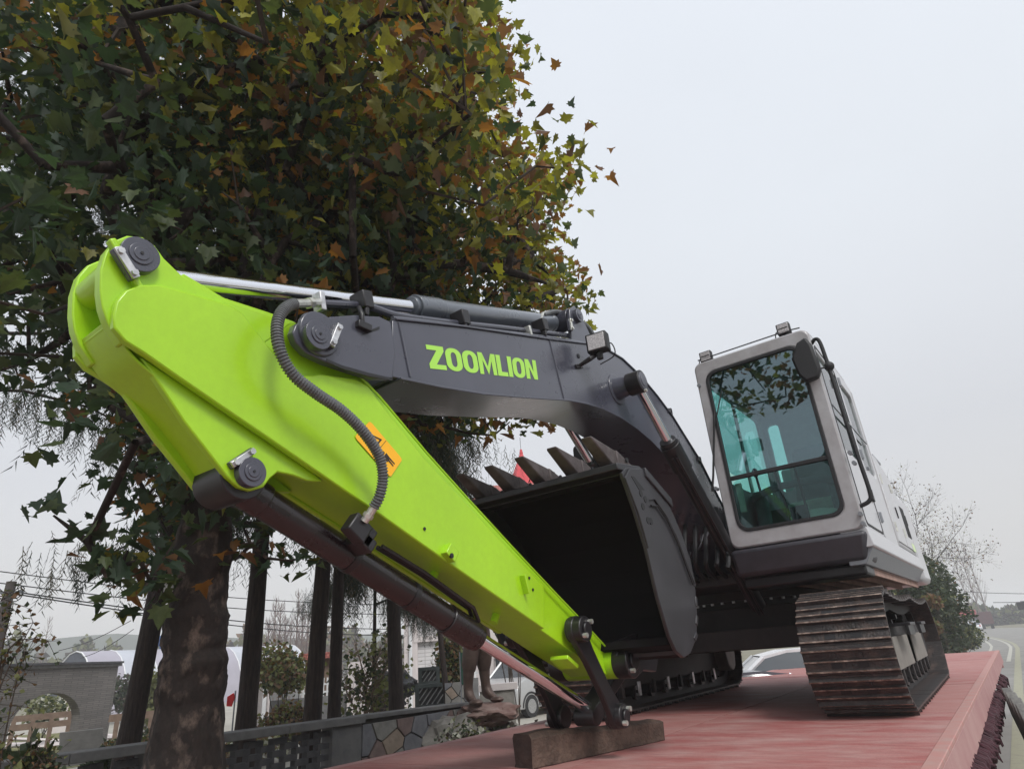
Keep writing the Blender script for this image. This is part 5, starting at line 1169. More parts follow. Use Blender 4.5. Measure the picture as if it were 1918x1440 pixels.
M['greenboard'] = mat('dark_green_board', (0.015, 0.085, 0.055), .5, var=.1)
M['redcloth'] = mat('red_cloth', (0.60, 0.03, 0.035), .7)
M['bronze'] = mat('bronze_patina', (0.085, 0.055, 0.045), .5, metal=.35, col2=(0.14, 0.095, 0.08), vscale=7, bump=.15)
M['blackrock'] = mat('black_rock', (0.022, 0.022, 0.025), .45, col2=(0.09, 0.09, 0.095), vscale=5, thr=(.5, .8), bump=.8, bscale=9)
M['redrock'] = mat('red_brown_rock', (0.13, 0.065, 0.055), .85, col2=(0.26, 0.19, 0.165), vscale=4, bump=.7, bscale=10)
M['greyrock'] = mat('pale_grey_rock', (0.17, 0.16, 0.145), .9, col2=(0.30, 0.285, 0.26), vscale=4, bump=.7, bscale=10)
M['poleconc'] = mat('utility_pole_concrete', (0.10, 0.085, 0.08), .85, var=.2)
# arched brick garden wall
w = V(222, 28.6); nb_ = w
aw = thing('arched_brick_wall', tuple(w.P(-3, .1, GZ)), 'grey brick garden wall pierced by a wide round arch at far left', 'wall')
pL = D(-160, 1262, 23.2); pR = D(222, 1247, 28.6); dx = pR - pL; dx[2] = 0; Lw = np.linalg.norm(dx); dx /= Lw; nrm = np.array((-dx[1], dx[0], 0))
def wp(s, z, t): q = pL + dx * s + nrm * t; return (q[0], q[1], z)
def onwall(u, v):
    d = ray(u, v); n3 = nrm; t = ((pL - CAM) @ n3) / (d @ n3); q = CAM + d * t; return float((q - pL) @ dx), float(q[2])
ztop = float(pR[2])
s0, _ = onwall(12, 1385); s1, _ = onwall(147, 1360); _, za = onwall(98, 1297); zs = GZ + .9; ar = (s1 - s0) / 2; sc_ = (s0 + s1) / 2
out = [(0, GZ), (s0, GZ), (s0, zs)] + [(sc_ - ar * math.cos(t), zs + (za - zs) * math.sin(t)) for t in np.linspace(0, PI, 17)[1:-1]] + [(s1, zs), (s1, GZ), (Lw, GZ), (Lw, ztop), (0, ztop)]
b = MB(); n = len(out); b.add([wp(s, z, 0) for s, z in out] + [wp(s, z, .3) for s, z in out], [tuple(range(n)), tuple(range(2 * n - 1, n - 1, -1))] + [(i, (i + 1) % n, n + (i + 1) % n, n + i) for i in range(n)])
b.obj('brickwork', 'archbrick', aw, smooth=False)
for (z0, z1, e, m_) in ((ztop + .002, ztop + .09, .06, 'concrete'), (ztop + .093, ztop + .16, .12, 'brickg')):
    b = MB(); b.hexa([wp(-.1, z0, -e), wp(Lw + .1, z0, -e), wp(Lw + .1, z0, .3 + e), wp(-.1, z0, .3 + e), wp(-.1, z1, -e), wp(Lw + .1, z1, -e), wp(Lw + .1, z1, .3 + e), wp(-.1, z1, .3 + e)]); b.obj('coping', m_, aw, smooth=False)
# garden things seen through and around the arch
def post_bench(label, u0, u1, vt, vb, d, posts, m='brownwood', beams=((0, .35),), h=.12, cat='railing', name='timber_railing'):
    w = V((u0 + u1) / 2, d); a0, zt = w.at(u0, vt); a1, zb = w.at(u1, vt + (u1 - u0) * -.082); t = thing(name, tuple(w.P(0, 0, GZ)), label, cat)
    for k, bz in enumerate(beams):
        q = same(w); q.bx(a0, a1, -.05, .05, zt - bz[0] - h, zt - bz[0]); q.obj('rail', m, t, smooth=False)
    for i in range(posts):
        a = a0 + (a1 - a0) * (i + .5) / posts; q = same(w); q.bx(a - .07, a + .07, -.06, .06, GZ, zt - h); q.obj('post', m, t, smooth=False)
    return t
post_bench('dark timber railing crossing behind the arch opening', 10, 150, 1342, 1390, 30.5, 4, beams=((0, 0), (.28, 0)), h=.2)
post_bench('dark timber railing in the garden between two leaning trunks', 205, 300, 1338, 1380, 27, 3, beams=((0, 0),), h=.22)
w = V(120, 42); t = thing('white_panel', tuple(w.P(0, 0, GZ)), 'white wall panel seen through the brick arch', 'panel'); w.pb(94, 146, 1309, 1340, 0, .3, z0=GZ); w.obj('panel', 'render', t, smooth=False)
M['sheetgrey'] = mat('dull_galvanised_sheet', (0.15, 0.145, 0.135), .7, var=.2)
w = V(150, 20); t = thing('corrugated_sheets', tuple(w.P(0, 0, GZ)), 'stack of grey corrugated sheets standing behind the garden wall coping', 'sheeting')
for i in range(9):
    q = same(w); a0, zt = q.at(112, 1372 + i * 7); a1, _ = q.at(192, 1372 + i * 7); q.bx(a0, a1, -.02 * i, .25, zt - .085, zt); q.obj('sheet', 'sheetgrey', t, smooth=False)
w = V(30, 27); t = thing('timber_stack', tuple(w.P(0, 0, GZ)), 'low heap of pale planks lying beyond the arch', 'planks')
for i in range(7):
    a = rng.uniform(-1.5, 2.5); q = same(w); s_ = q.P(a, i * .2 + 4, GZ + .08 + .06 * i); e_ = q.P(a + rng.uniform(1.5, 2.5), i * .3 + 3, GZ + .1); b = MB(); b.tube([s_, e_], .06, 4); b.obj('plank', 'render', t, smooth=False)
# polytunnel
A_ = D(140, 1236, 62); B_ = D(540, 1236, 74); A_[2] = B_[2] = GZ; ax_ = B_ - A_; LL = np.linalg.norm(ax_); ax_ /= LL; nx_ = np.array((-ax_[1], ax_[0], 0))
t = thing('polytunnel', tuple(A_), 'long white film polytunnel with a dark half round end beyond the brick wall', 'greenhouse')
hT = float(D(140, 1220, 62)[2] - GZ); rT = 3.1
def arcp(s, k=13, sc=1.0): return [tuple(A_ + ax_ * s + nx_ * (-rT * sc * math.cos(q)) + np.array((0, 0, hT * sc * math.sin(q)))) for q in np.linspace(0, PI, k)]
bays = 8
for i in range(bays):
    a0, a1 = arcp(LL * i / bays + .03), arcp(LL * (i + 1) / bays - .03, sc=1.0); b = MB(); b.add(a0 + a1, [(k, k + 1, 14 + k, 13 + k) for k in range(12)]); b.obj('film_bay', 'film' if i % 2 else 'film2', t, ang=80)
b = MB(); b.add(arcp(.02), [tuple(range(13))]); b.obj('end_wall', 'filmdark', t, smooth=False)
for i in range(bays + 1):
    b = MB(); b.tube([np.array(p) for p in arcp(LL * i / bays, sc=1.004)], .05, 5); b.obj('hoop', 'whitepaint', t)
# skinned figures
def figure(name, joints, edges, radii, m, parent=None, lv=2):
    me = bpy.data.meshes.new(name); me.from_pydata([tuple(j) for j in joints], edges, []); o = bpy.data.objects.new(name, me); COL.objects.link(o); me.materials.append(M[m])
    sk = o.modifiers.new('skin', 'SKIN'); sk.use_smooth_shade = True
    for i, r_ in enumerate(radii): me.skin_vertices[0].data[i].radius = (r_, r_) if not hasattr(r_, '__len__') else r_
    me.skin_vertices[0].data[0].use_root = True
    ss = o.modifiers.new('sub', 'SUBSURF'); ss.levels = lv; ss.render_levels = lv
    if parent is not None: adopt(o, parent)
    return o
w = V(290, 66); za_ = GZ + hT
pj = [(0, 0, .42), (.12, 0, .40), (-.12, 0, .40), (.2, -.3, .45), (-.2, -.3, .42), (.2, -.2, .05), (-.2, -.2, .05), (0, -.12, .70), (.05, -.25, .92), (.1, -.32, 1.12), (.25, -.3, .85), (.3, -.5, .6), (-.2, -.3, .85), (-.1, -.5, .6)]
P_ = [w.P(a, b_, za_ + c - .05) for a, b_, c in pj]
me_ = figure('person', P_, [(0, 1), (0, 2), (1, 3), (2, 4), (3, 5), (4, 6), (0, 7), (7, 8), (8, 9), (8, 10), (10, 11), (8, 12), (12, 13)], [.14, .12, .12, .09, .09, .06, .06, .15, .14, .10, .07, .05, .07, .05], 'bluecloth', None, 1)
tag(me_, 'tiny person in blue crouching on top of the polytunnel', 'person')
# bronze statue whose lower half shows beneath the bucket cylinder
w = V(905, 10.4); fz = float(D(893, 1318, 10.4)[2])
st = thing('statue', tuple(w.P(0, 0, fz)), 'life size dark bronze statue of a standing figure in knee breeches on a reddish rock', 'statue')
kx = w.at(875, 1300)[0]; ankL = (kx, 0); 
J = [(.10, 0, .93), (.02, -.02, .86), (.20, .05, .86), (-.06, -.05, .48), (.17, .12, .50), (-.09, .0, .10), (.19, .16, .12), (.03, -.17, .035), (.34, .02, .045), (.11, 0, 1.15), (.12, 0, 1.38), (.12, -.02, 1.52), (.13, -.04, 1.68), (-.10, 0, 1.40), (.34, 0, 1.40), (-.16, -.05, 1.12), (.40, -.05, 1.12), (-.10, -.2, .95), (.36, -.2, .95), (-.10, .06, .07), (.17, .22, .08)]
J = [w.P(a - .16, b_, fz + c) for a, b_, c in J]
E_ = [(0, 1), (0, 2), (1, 3), (2, 4), (3, 5), (4, 6), (5, 7), (6, 8), (0, 9), (9, 10), (10, 11), (11, 12), (10, 13), (10, 14), (13, 15), (14, 16), (15, 17), (16, 18), (5, 19), (6, 20)]
figure('body', J, E_, [.15, .125, .125, .098, .098, .062, .062, .052, .052, .15, .15, .06, .10, .07, .07, .05, .05, .035, .035, .045, .045], 'bronze', st)
for (i, o_) in ((3, 1), (4, 2)):
    b = MB(); k = np.array(J[i]); h_ = np.array(J[o_]); m_ = k + (h_ - k) * .12; b.tube([m_ - (0, 0, .09), m_, m_ + (h_ - k) * .3, h_], [.088, .115, .125, .13], 16); b.obj('breeches', 'bronze', st)
for i in (7, 8):
    b = MB(); k = np.array(J[i]); b.sphere(tuple(k + (0, 0, -.005)), .075, 8, sc=(1.5, 1.2, .62)); b.obj('boot', 'bronze', st)
def rock(name, label, c, r, m, group=None, seed=1, cat='rock', sub=4, amp=.35):
    bm = bmesh.new(); bmesh.ops.create_icosphere(bm, subdivisions=sub, radius=1)
    from mathutils import noise
    for v_ in bm.verts:
        n_ = noise.fractal(v_.co * 1.6 + Vector((seed * 7.1, 0, 0)), 1.0, 2.0, 4); v_.co *= 1 + amp * n_
        v_.co = Vector((v_.co.x * r[0] + c[0], v_.co.y * r[1] + c[1], v_.co.z * r[2] + c[2]))
    me = bpy.data.meshes.new(name); bm.to_mesh(me); bm.free(); me.materials.append(M[m]); o = link(name, me, None, ang=25); return tag(o, label, cat, group)
c = w.P(.02, .05, fz - .15); rock('rock', 'flat reddish rock under the statue feet', c, (.52, .42, .16), 'redrock', seed=2)
c = w.P(-.45, -.1, fz - .55); rock('rock', 'pale grey boulder left below the statue rock', c, (.5, .5, .42), 'greyrock', seed=3)
c = w.P(.1, .3, fz - .75); rock('rock', 'pale grey boulder supporting the statue rock', c, (.6, .5, .5), 'greyrock', seed=5)
# slab ledge
a_, c_ = D(718, 1392, 7.9), D(862, 1385, 8.6); b = MB(); b.hexa([(a_[0], a_[1], -.47), (a_[0] + .25, a_[1] - .2, -.47), (c_[0] + .25, c_[1] - .2, -.47), (c_[0], c_[1], -.47), (a_[0], a_[1], -.42), (a_[0] + .25, a_[1] - .2, -.42), (c_[0] + .25, c_[1] - .2, -.42), (c_[0], c_[1], -.42)])
sb = thing('stone_bench', tuple((a_ + c_) / 2 * (1, 1, 0) + (0, 0, GZ)), 'weathered concrete slab bench in front of the flagstone wall', 'bench'); b.obj('slab', 'concrete', sb, bevel=.01)
for k in (.15, .85):
    p = a_ + (c_ - a_) * k; b = MB(); b.box(p[0] - .02, p[0] + .22, p[1] - .15, p[1] + .1, GZ, -.472); b.obj('leg', 'plinthg', sb, bevel=.01)
# scholar rock
for i, (u, v, s) in enumerate(((724, 1312, .42), (718, 1290, .38), (735, 1272, .40), (762, 1282, .28), (706, 1298, .22))):
    pass
bm = bmesh.new(); from_ = []
from mathutils import noise
base = D(732, 1300, 19)
for (u, v, rx, rz) in ((728, 1318, .42, .30), (722, 1298, .46, .20), (738, 1278, .44, .24), (764, 1286, .26, .24), (708, 1300, .26, .12), (748, 1264, .22, .14), (720, 1270, .22, .16), (730, 1335, .34, .3), (733, 1355, .36, .35)):
    q = D(u, v, 19); g_ = bmesh.ops.create_icosphere(bm, subdivisions=4, radius=1)
    for v_ in g_['verts']:
        s_ = 1 + .45 * noise.fractal(v_.co * 2.0 + Vector((u * .1, 0, 0)), 1.0, 2.0, 4); v_.co = Vector((v_.co.x * rx * s_ + q[0], v_.co.y * rx * s_ + q[1], v_.co.z * rz * s_ + q[2]))
me = bpy.data.meshes.new('garden_rock'); bm.to_mesh(me); bm.free(); me.materials.append(M['blackrock'])
o = link('garden_rock', me, None, ang=20); rm = o.modifiers.new('remesh', 'REMESH'); rm.mode = 'VOXEL'; rm.voxel_size = .035; rm.use_smooth_shade = False; tag(o, 'jagged black ornamental garden rock behind the grey brown redwood trunk', 'rock')
# lattice screens
for (u0, u1, v0, v1, d, lab) in ((783, 824, 1250, 1279, 17.5, 'smaller dark lattice screen with diagonal slats, the upper of two'), (777, 839, 1282, 1322, 15.5, 'larger dark lattice screen with diagonal slats, the lower of two')):
    w = V((u0 + u1) / 2, d); a0, zt = w.at(u0, v0); a1, zb = w.at(u1, v1); t = thing('lattice_screen', tuple(w.P(0, 0, GZ)), lab, 'screen', 'dark lattice screens')
    for (x0, x1, z0, z1) in ((a0, a0 + .09, GZ, zt), (a1 - .09, a1, GZ, zt), (a0 + .09, a1 - .09, zt - .08, zt), (a0 + .09, a1 - .09, zb, zb + .07)):
        q = same(w); q.bx(x0, x1, -.04, .04, z0, z1); q.obj('frame_bar', 'darkpanel', t, smooth=False)
    q = same(w); q.bx(a0 + .09, a1 - .09, .03, .05, zb + .07, zt - .08); q.obj('backing', 'rubber', t, smooth=False)
    q = same(w); s_ = 1 if zt - zb < .5 else -1
    for k in np.arange(-.9, a1 - a0 + .9, .115):
        H_ = zt - zb - .15; xs = [max(a0 + .09, min(a1 - .09, a0 + k)), max(a0 + .09, min(a1 - .09, a0 + k + s_ * H_ * .8))]
        if abs(xs[1] - xs[0]) > .05:
            z_a = zb + .07 + (xs[0] - (a0 + k)) / (s_ * H_ * .8) * H_; z_b = zb + .07 + (xs[1] - (a0 + k)) / (s_ * H_ * .8) * H_
            q.tube([q.P(xs[0], 0, z_a), q.P(xs[1], 0, z_b)], .014, 4)
    tag(q.obj('slats', 'slat', t, smooth=False), kind='stuff')
# buildings
w = V(818, 24); t = thing('tiled_building', tuple(w.P(0, 2, GZ)), 'white tiled low building with a downpipe behind the lattice screens', 'building')
q = same(w); aL = q.at(782, 1200)[0]; aR = q.at(884, 1200)[0]; q.bx(aL, aR, .05, 4, GZ, 3.4); wl = q.obj('wall', 'tilewhite', t, smooth=False)
q = same(w); q.bx(q.at(757, 1200)[0], aL, -.1, 4, GZ, 3.6); q.obj('rendered_pier', 'render', t, smooth=False)
q = same(w); x_ = q.at(769, 1200)[0]; q.tube([q.P(x_, -.2, GZ), q.P(x_, -.2, 3.4)], .06, 8); q.obj('downpipe', 'whitepaint', t)
q = same(w); q.bx(q.at(650, 1200)[0], q.at(757, 1200)[0], .4, 3, GZ, q.at(700, 1236)[1]); q.obj('side_wing', 'render', t, smooth=False)
q = same(w); q.pb(701, 720, 1254, 1259, .2, .42); q.pb(703, 718, 1262, 1280, .33, .42); q.obj('window', 'darkglass', t, smooth=False)
q = same(w); q.pb(775, 880, 1193, 1195, -.12, .06); q.obj('ledge', 'render', t, smooth=False)
q = same(w); q.pb(848, 858, 1215, 1275, -.02, .08); wn = q.obj('window', 'darkglass', t, smooth=False)
for a_ in (844, 857):
    q = same(w); q.pb(a_, a_ + 2, 1210, 1276, -.08, .06); q.obj('frame', 'brownwood', wn, smooth=False)
w = V(950, 26); t = thing('red_roofed_building', tuple(w.P(0, 2, GZ)), 'white house with red tiled roof rising between arm and bucket', 'building')
q = same(w); aL = q.at(881, 1200)[0]; aR = q.at(1120, 1200)[0]; zr = q.at(890, 950)[1]; q.bx(aL, aR, 0, 6, GZ, zr); q.obj('wall', 'render', t, smooth=False)
q = same(w); z1 = q.at(900, 921)[1]; z1 = max(z1, zr + .3); a2 = q.at(903, 921)[0]
q.add([q.P(aL - .15, -.5, zr - .1), q.P(aR + .5, -.5, zr - .1), q.P(aR + .5, 6.5, zr - .1), q.P(aL - .15, 6.5, zr - .1), q.P(a2 + .3, 2.6, z1 + .9), q.P(aR - 1, 2.6, z1 + .9)], [(0, 1, 5, 4), (1, 2, 5), (2, 3, 4, 5), (3, 0, 4), (3, 2, 1, 0)]); q.obj('roof', 'redroof', t, smooth=False)
for (u0, u1, v0, v1) in ((928, 944, 1232, 1262), (952, 968, 1240, 1268), (978, 994, 1205, 1225)):
    q = same(w); q.pb(u0, u1, v0, v1, -.03, .02); f_ = q.obj('window', 'darkglass', t, smooth=False)
    q = same(w)
    for (a, b_, c, e) in ((u0 - 2, u0, v0 - 2, v1 + 2), (u1, u1 + 2, v0 - 2, v1 + 2), ((u0 + u1) / 2 - .8, (u0 + u1) / 2 + .8, v0, v1)): q.pb(a, b_, c, e, -.08, .0)
    q.pb(u0 - 2, u1 + 2, v0 - 4, v0 - 1, -.08, 0); q.obj('frame', 'whitepaint', f_, smooth=False)
w = V(975, 30); a_, zt = w.at(976, 846); t = thing('red_turret', tuple(w.P(a_, 0, GZ)), 'pointed red turret with a thin mast showing between bucket teeth', 'turret')
b = MB(); zb = zt - 3.2; c_ = w.P(a_, 0, 0); ns_ = 8
b.cyl((c_[0], c_[1], zb), (c_[0], c_[1], zt), 1.35, .03, 8); b.obj('spire', 'redpaint', t, smooth=False)
b = MB(); b.cyl((c_[0], c_[1], GZ), (c_[0], c_[1], zb), 1.15, n=8); b.obj('drum', 'render', t, smooth=False)
b = MB(); b.cyl((c_[0], c_[1], zt - .1), (c_[0], c_[1], zt + .12), .10, .05, 8); b.obj('finial', 'redpaint', t)
b = MB(); b.cyl((c_[0], c_[1], zt + .1), (c_[0], c_[1], zt + .75), .014, n=5); b.obj('mast', 'bodydark', t)
# picket fences
def pickets(label, u0, u1, v0, v1, d, m='whitepaint', sp=.13):
    w = V((u0 + u1) / 2, d); a0, zt = w.at(u0, v0); a1, _ = w.at(u1, v0); t = thing('picket_fence', tuple(w.P(0, 0, GZ)), label, 'fence', None); hh = w.at(u0, v1)[1]
    q = same(w)
    for a in np.arange(a0, a1, sp): q.bx(a, a + sp * .42, -.012, .012, max(GZ, hh), zt)
    tag(q.obj('pickets', m, t, smooth=False), kind='stuff')
    for z in (zt - .2, max(GZ, hh) + .15):
        q = same(w); q.bx(a0, a1, .015, .045, z - .03, z + .03); q.obj('rail', m, t, smooth=False)
    q = same(w); q.bx(a0, a1, -.05, .1, GZ, max(GZ, hh) + .02); q.obj('base_kerb', 'concrete', t, smooth=False)
pickets('white picket fence beneath the pale shelter between the redwood trunks', 508, 700, 1277, 1313, 25)
pickets('white picket fence before the plants beside the tiled building', 820, 895, 1252, 1276, 20)
pickets('low white picket fence in front of the house windows', 915, 1010, 1243, 1268, 27)
w = V(525, 27); t = thing('garden_shelter', tuple(w.P(0, 0, GZ)), 'pale open shelter with a thin white and blue roof between redwood trunks', 'shelter')
for u in (501, 508, 562):
    q = same(w); a_ = q.at(u, 1250)[0]; q.bx(a_ - .09, a_ + .09, -.09, .09, GZ, q.at(u, 1252)[1]); q.obj('post', 'whitepaint' if u != 508 else 'render', t, smooth=False)
q = same(w); a0, z0 = q.at(478, 1252); a1, _ = q.at(568, 1252); q.bx(a0, a1, -.6, 3, z0 - .02, z0 + .12); q.obj('roof', 'whitepaint', t, bevel=.02)
q = same(w); a0, z0 = q.at(530, 1247); a1, _ = q.at(566, 1247); q.bx(a0, a1, -.7, 2.6, z0 + .02, z0 + .14); q.obj('blue_sheet', 'bluecloth', t, bevel=.02)
q = same(w); q.pb(478, 600, 1262, 1300, 2.5, 2.7, z0=GZ); q.obj('rear_wall', 'render', t, smooth=False)
w = V(590, 25.5); t = thing('red_brown_kiosk', tuple(w.P(0, 0, GZ)), 'small red brown kiosk roof behind the redwood pair', 'kiosk'); q = same(w); q.pb(560, 625, 1225, 1231, -.3, 1.5); q.obj('roof', 'redroof', t, smooth=False); q = same(w); q.pb(572, 615, 1231, 1330, 0, 1.3, z0=GZ); q.obj('wall', 'brownwood', t, smooth=False)
w = V(432, 18); t = thing('red_banner', tuple(w.P(0, 0, GZ)), 'small bright red cloth hanging between the plane tree and a redwood trunk', 'banner'); q = same(w)
a0, z0 = q.at(424, 1322); a1, z1 = q.at(441, 1297); q.add([q.P(a0, 0, z0), q.P(a0 + .12, .05, z0 - .02), q.P(a1, 0, z1 - .1), q.P(a1 - .03, -.05, z1), q.P(a0 + .12, 0, z1), q.P(a0, .03, z0 + .2)], [(0, 1, 2, 3, 4, 5)]); q.obj('cloth', 'redcloth', t, smooth=False)
q = same(w); q.tube([q.P(a1, .03, GZ), q.P(a1, .03, z1 + .05)], .02, 6); q.obj('stake', 'bodydark', t)
w = V(873, 13.5); t = thing('green_signboard', tuple(w.P(0, 0, GZ)), 'dark green upright board beside the statue legs', 'board'); q = same(w); q.pb(862, 881, 1222, 1280, 0, .06); q.obj('board', 'greenboard', t, bevel=.01); q = same(w); q.pb(862, 864, 1220, 1330, -.03, .08, z0=GZ); q.obj('post', 'bodydark', t, smooth=False)
# low walls right of the statue
w = V(965, 27.5); t = thing('block_wall', tuple(w.P(0, 0, GZ)), 'pale grey blockwork wall between the statue and the parked van', 'wall')
a0, zt = w.at(912, 1266); a1, _ = w.at(1030, 1266)
cw = (a1 - a0) / 9; rws = 4; hh = (zt - .05 - GZ) / rws
for r_ in range(rws):
    for k in range(10):
        x0 = a0 + cw * (k - (.5 if r_ % 2 else 0)); x1 = x0 + cw - .012; x0 = max(x0, a0); x1 = min(x1, a1)
        if x1 - x0 > .05: q = same(w); q.bx(x0, x1, 0, .22, GZ + r_ * hh, GZ + (r_ + 1) * hh - .012); q.obj('block', random.choice(['st0', 'st1', 'st0']), t, smooth=False)
q = same(w); q.bx(a0, a1, -.04, .26, zt - .048, zt); q.obj('coping', 'concrete', t, smooth=False)
w = V(925, 12.8); t = thing('rendered_wall', tuple(w.P(0, 0, GZ)), 'low cream rendered wall just behind the statue', 'wall'); q = same(w); q.pb(898, 968, 1290, 1370, 0, .25, z0=GZ); q.obj('wall', 'greyrock', t, smooth=False); q = same(w); q.pb(896, 970, 1283, 1289, -.04, .3); q.obj('coping', 'render', t, smooth=False)
w = V(850, 14.5); t = thing('stone_planter', tuple(w.P(0, 0, GZ)), 'pale flagstone planter wall left of the statue', 'planter')
a0, zt = w.at(833, 1279); a1, _ = w.at(880, 1276)
q = same(w); q.bx(a0, a1, .03, .4, GZ, zt - .02); q.obj('core', 'mortar', t, smooth=False)
for poly in voronoi(a1 - a0, zt - GZ, 18, 9):
    q = same(w); n = len(poly); q.add([q.P(a0 + p[0], .03, GZ + p[1]) for p in poly] + [q.P(a0 + p[0], 0, GZ + p[1]) for p in poly], [tuple(range(n, 2 * n))] + [(i, (i + 1) % n, n + (i + 1) % n, n + i) for i in range(n)]); q.obj('stone', random.choice(['st0', 'st1', 'st2']), t, smooth=False)
# utility pole and wires
pp = D(20, 1090, 20); t = thing('utility_pole', (pp[0], pp[1], GZ), 'dark utility pole with looped cables at the far left', 'pole')
top_ = D(22, 1089, 20); b = MB(); b.cyl((pp[0] - .05, pp[1], GZ), tuple(top_), .15, .11, 12); b.obj('pole', 'poleconc', t)
for k in (.25, .32):
    b = MB(); b.tube([top_ + (0, 0, -k) + np.array((math.cos(a) * .28, math.sin(a) * .28, .12 * math.sin(a * 2))) for a in np.linspace(0, 2 * PI, 18)], .012, 5); b.obj('cable_loop', 'rubber', t)
b = MB(); b.obox(top_ + (0, 0, -.25), (.5, .86, 0), (-.86, .5, 0), (0, 0, 1), .3, .03, .03); b.obj('crossarm', 'bodydark', t, smooth=False)
wires = [((-60, 1062), (720, 1132), 26, 34, 'topmost thin overhead wire crossing behind the trees'), ((-60, 1084), (720, 1150), 24, 32, 'second overhead wire from the top behind the trees'), ((28, 1108), (740, 1178), 20, 30, 'thick overhead cable running right from the utility pole'), ((28, 1112), (760, 1190), 20, 33, 'lowest overhead cable running right from the utility pole'), ((245, 1162), (110, 1218), 30, 40, 'slack wire slanting down towards the polytunnel, upper'), ((250, 1178), (150, 1232), 30, 40, 'slack wire slanting down towards the polytunnel, lower'), ((1700, 1100), (1990, 1112), 120, 120, 'faint overhead wire high above the distant road'), ((1860, 1128), (1990, 1122), 110, 110, 'faint lower overhead wire above the distant road')]
for (p0, p1, d0, d1, lab) in wires:
    a, c = D(*p0, d0), D(*p1, d1); sg = .015 * np.linalg.norm(c - a); pts = [a + (c - a) * k - (0, 0, sg * math.sin(PI * k)) for k in np.linspace(0, 1, 14)]
    b = MB(); b.tube(pts, .016 if d0 < 60 else .04, 4); o = b.obj('overhead_wire', 'rubber', None, smooth=False); tag(o, lab, 'wire', 'overhead wires')

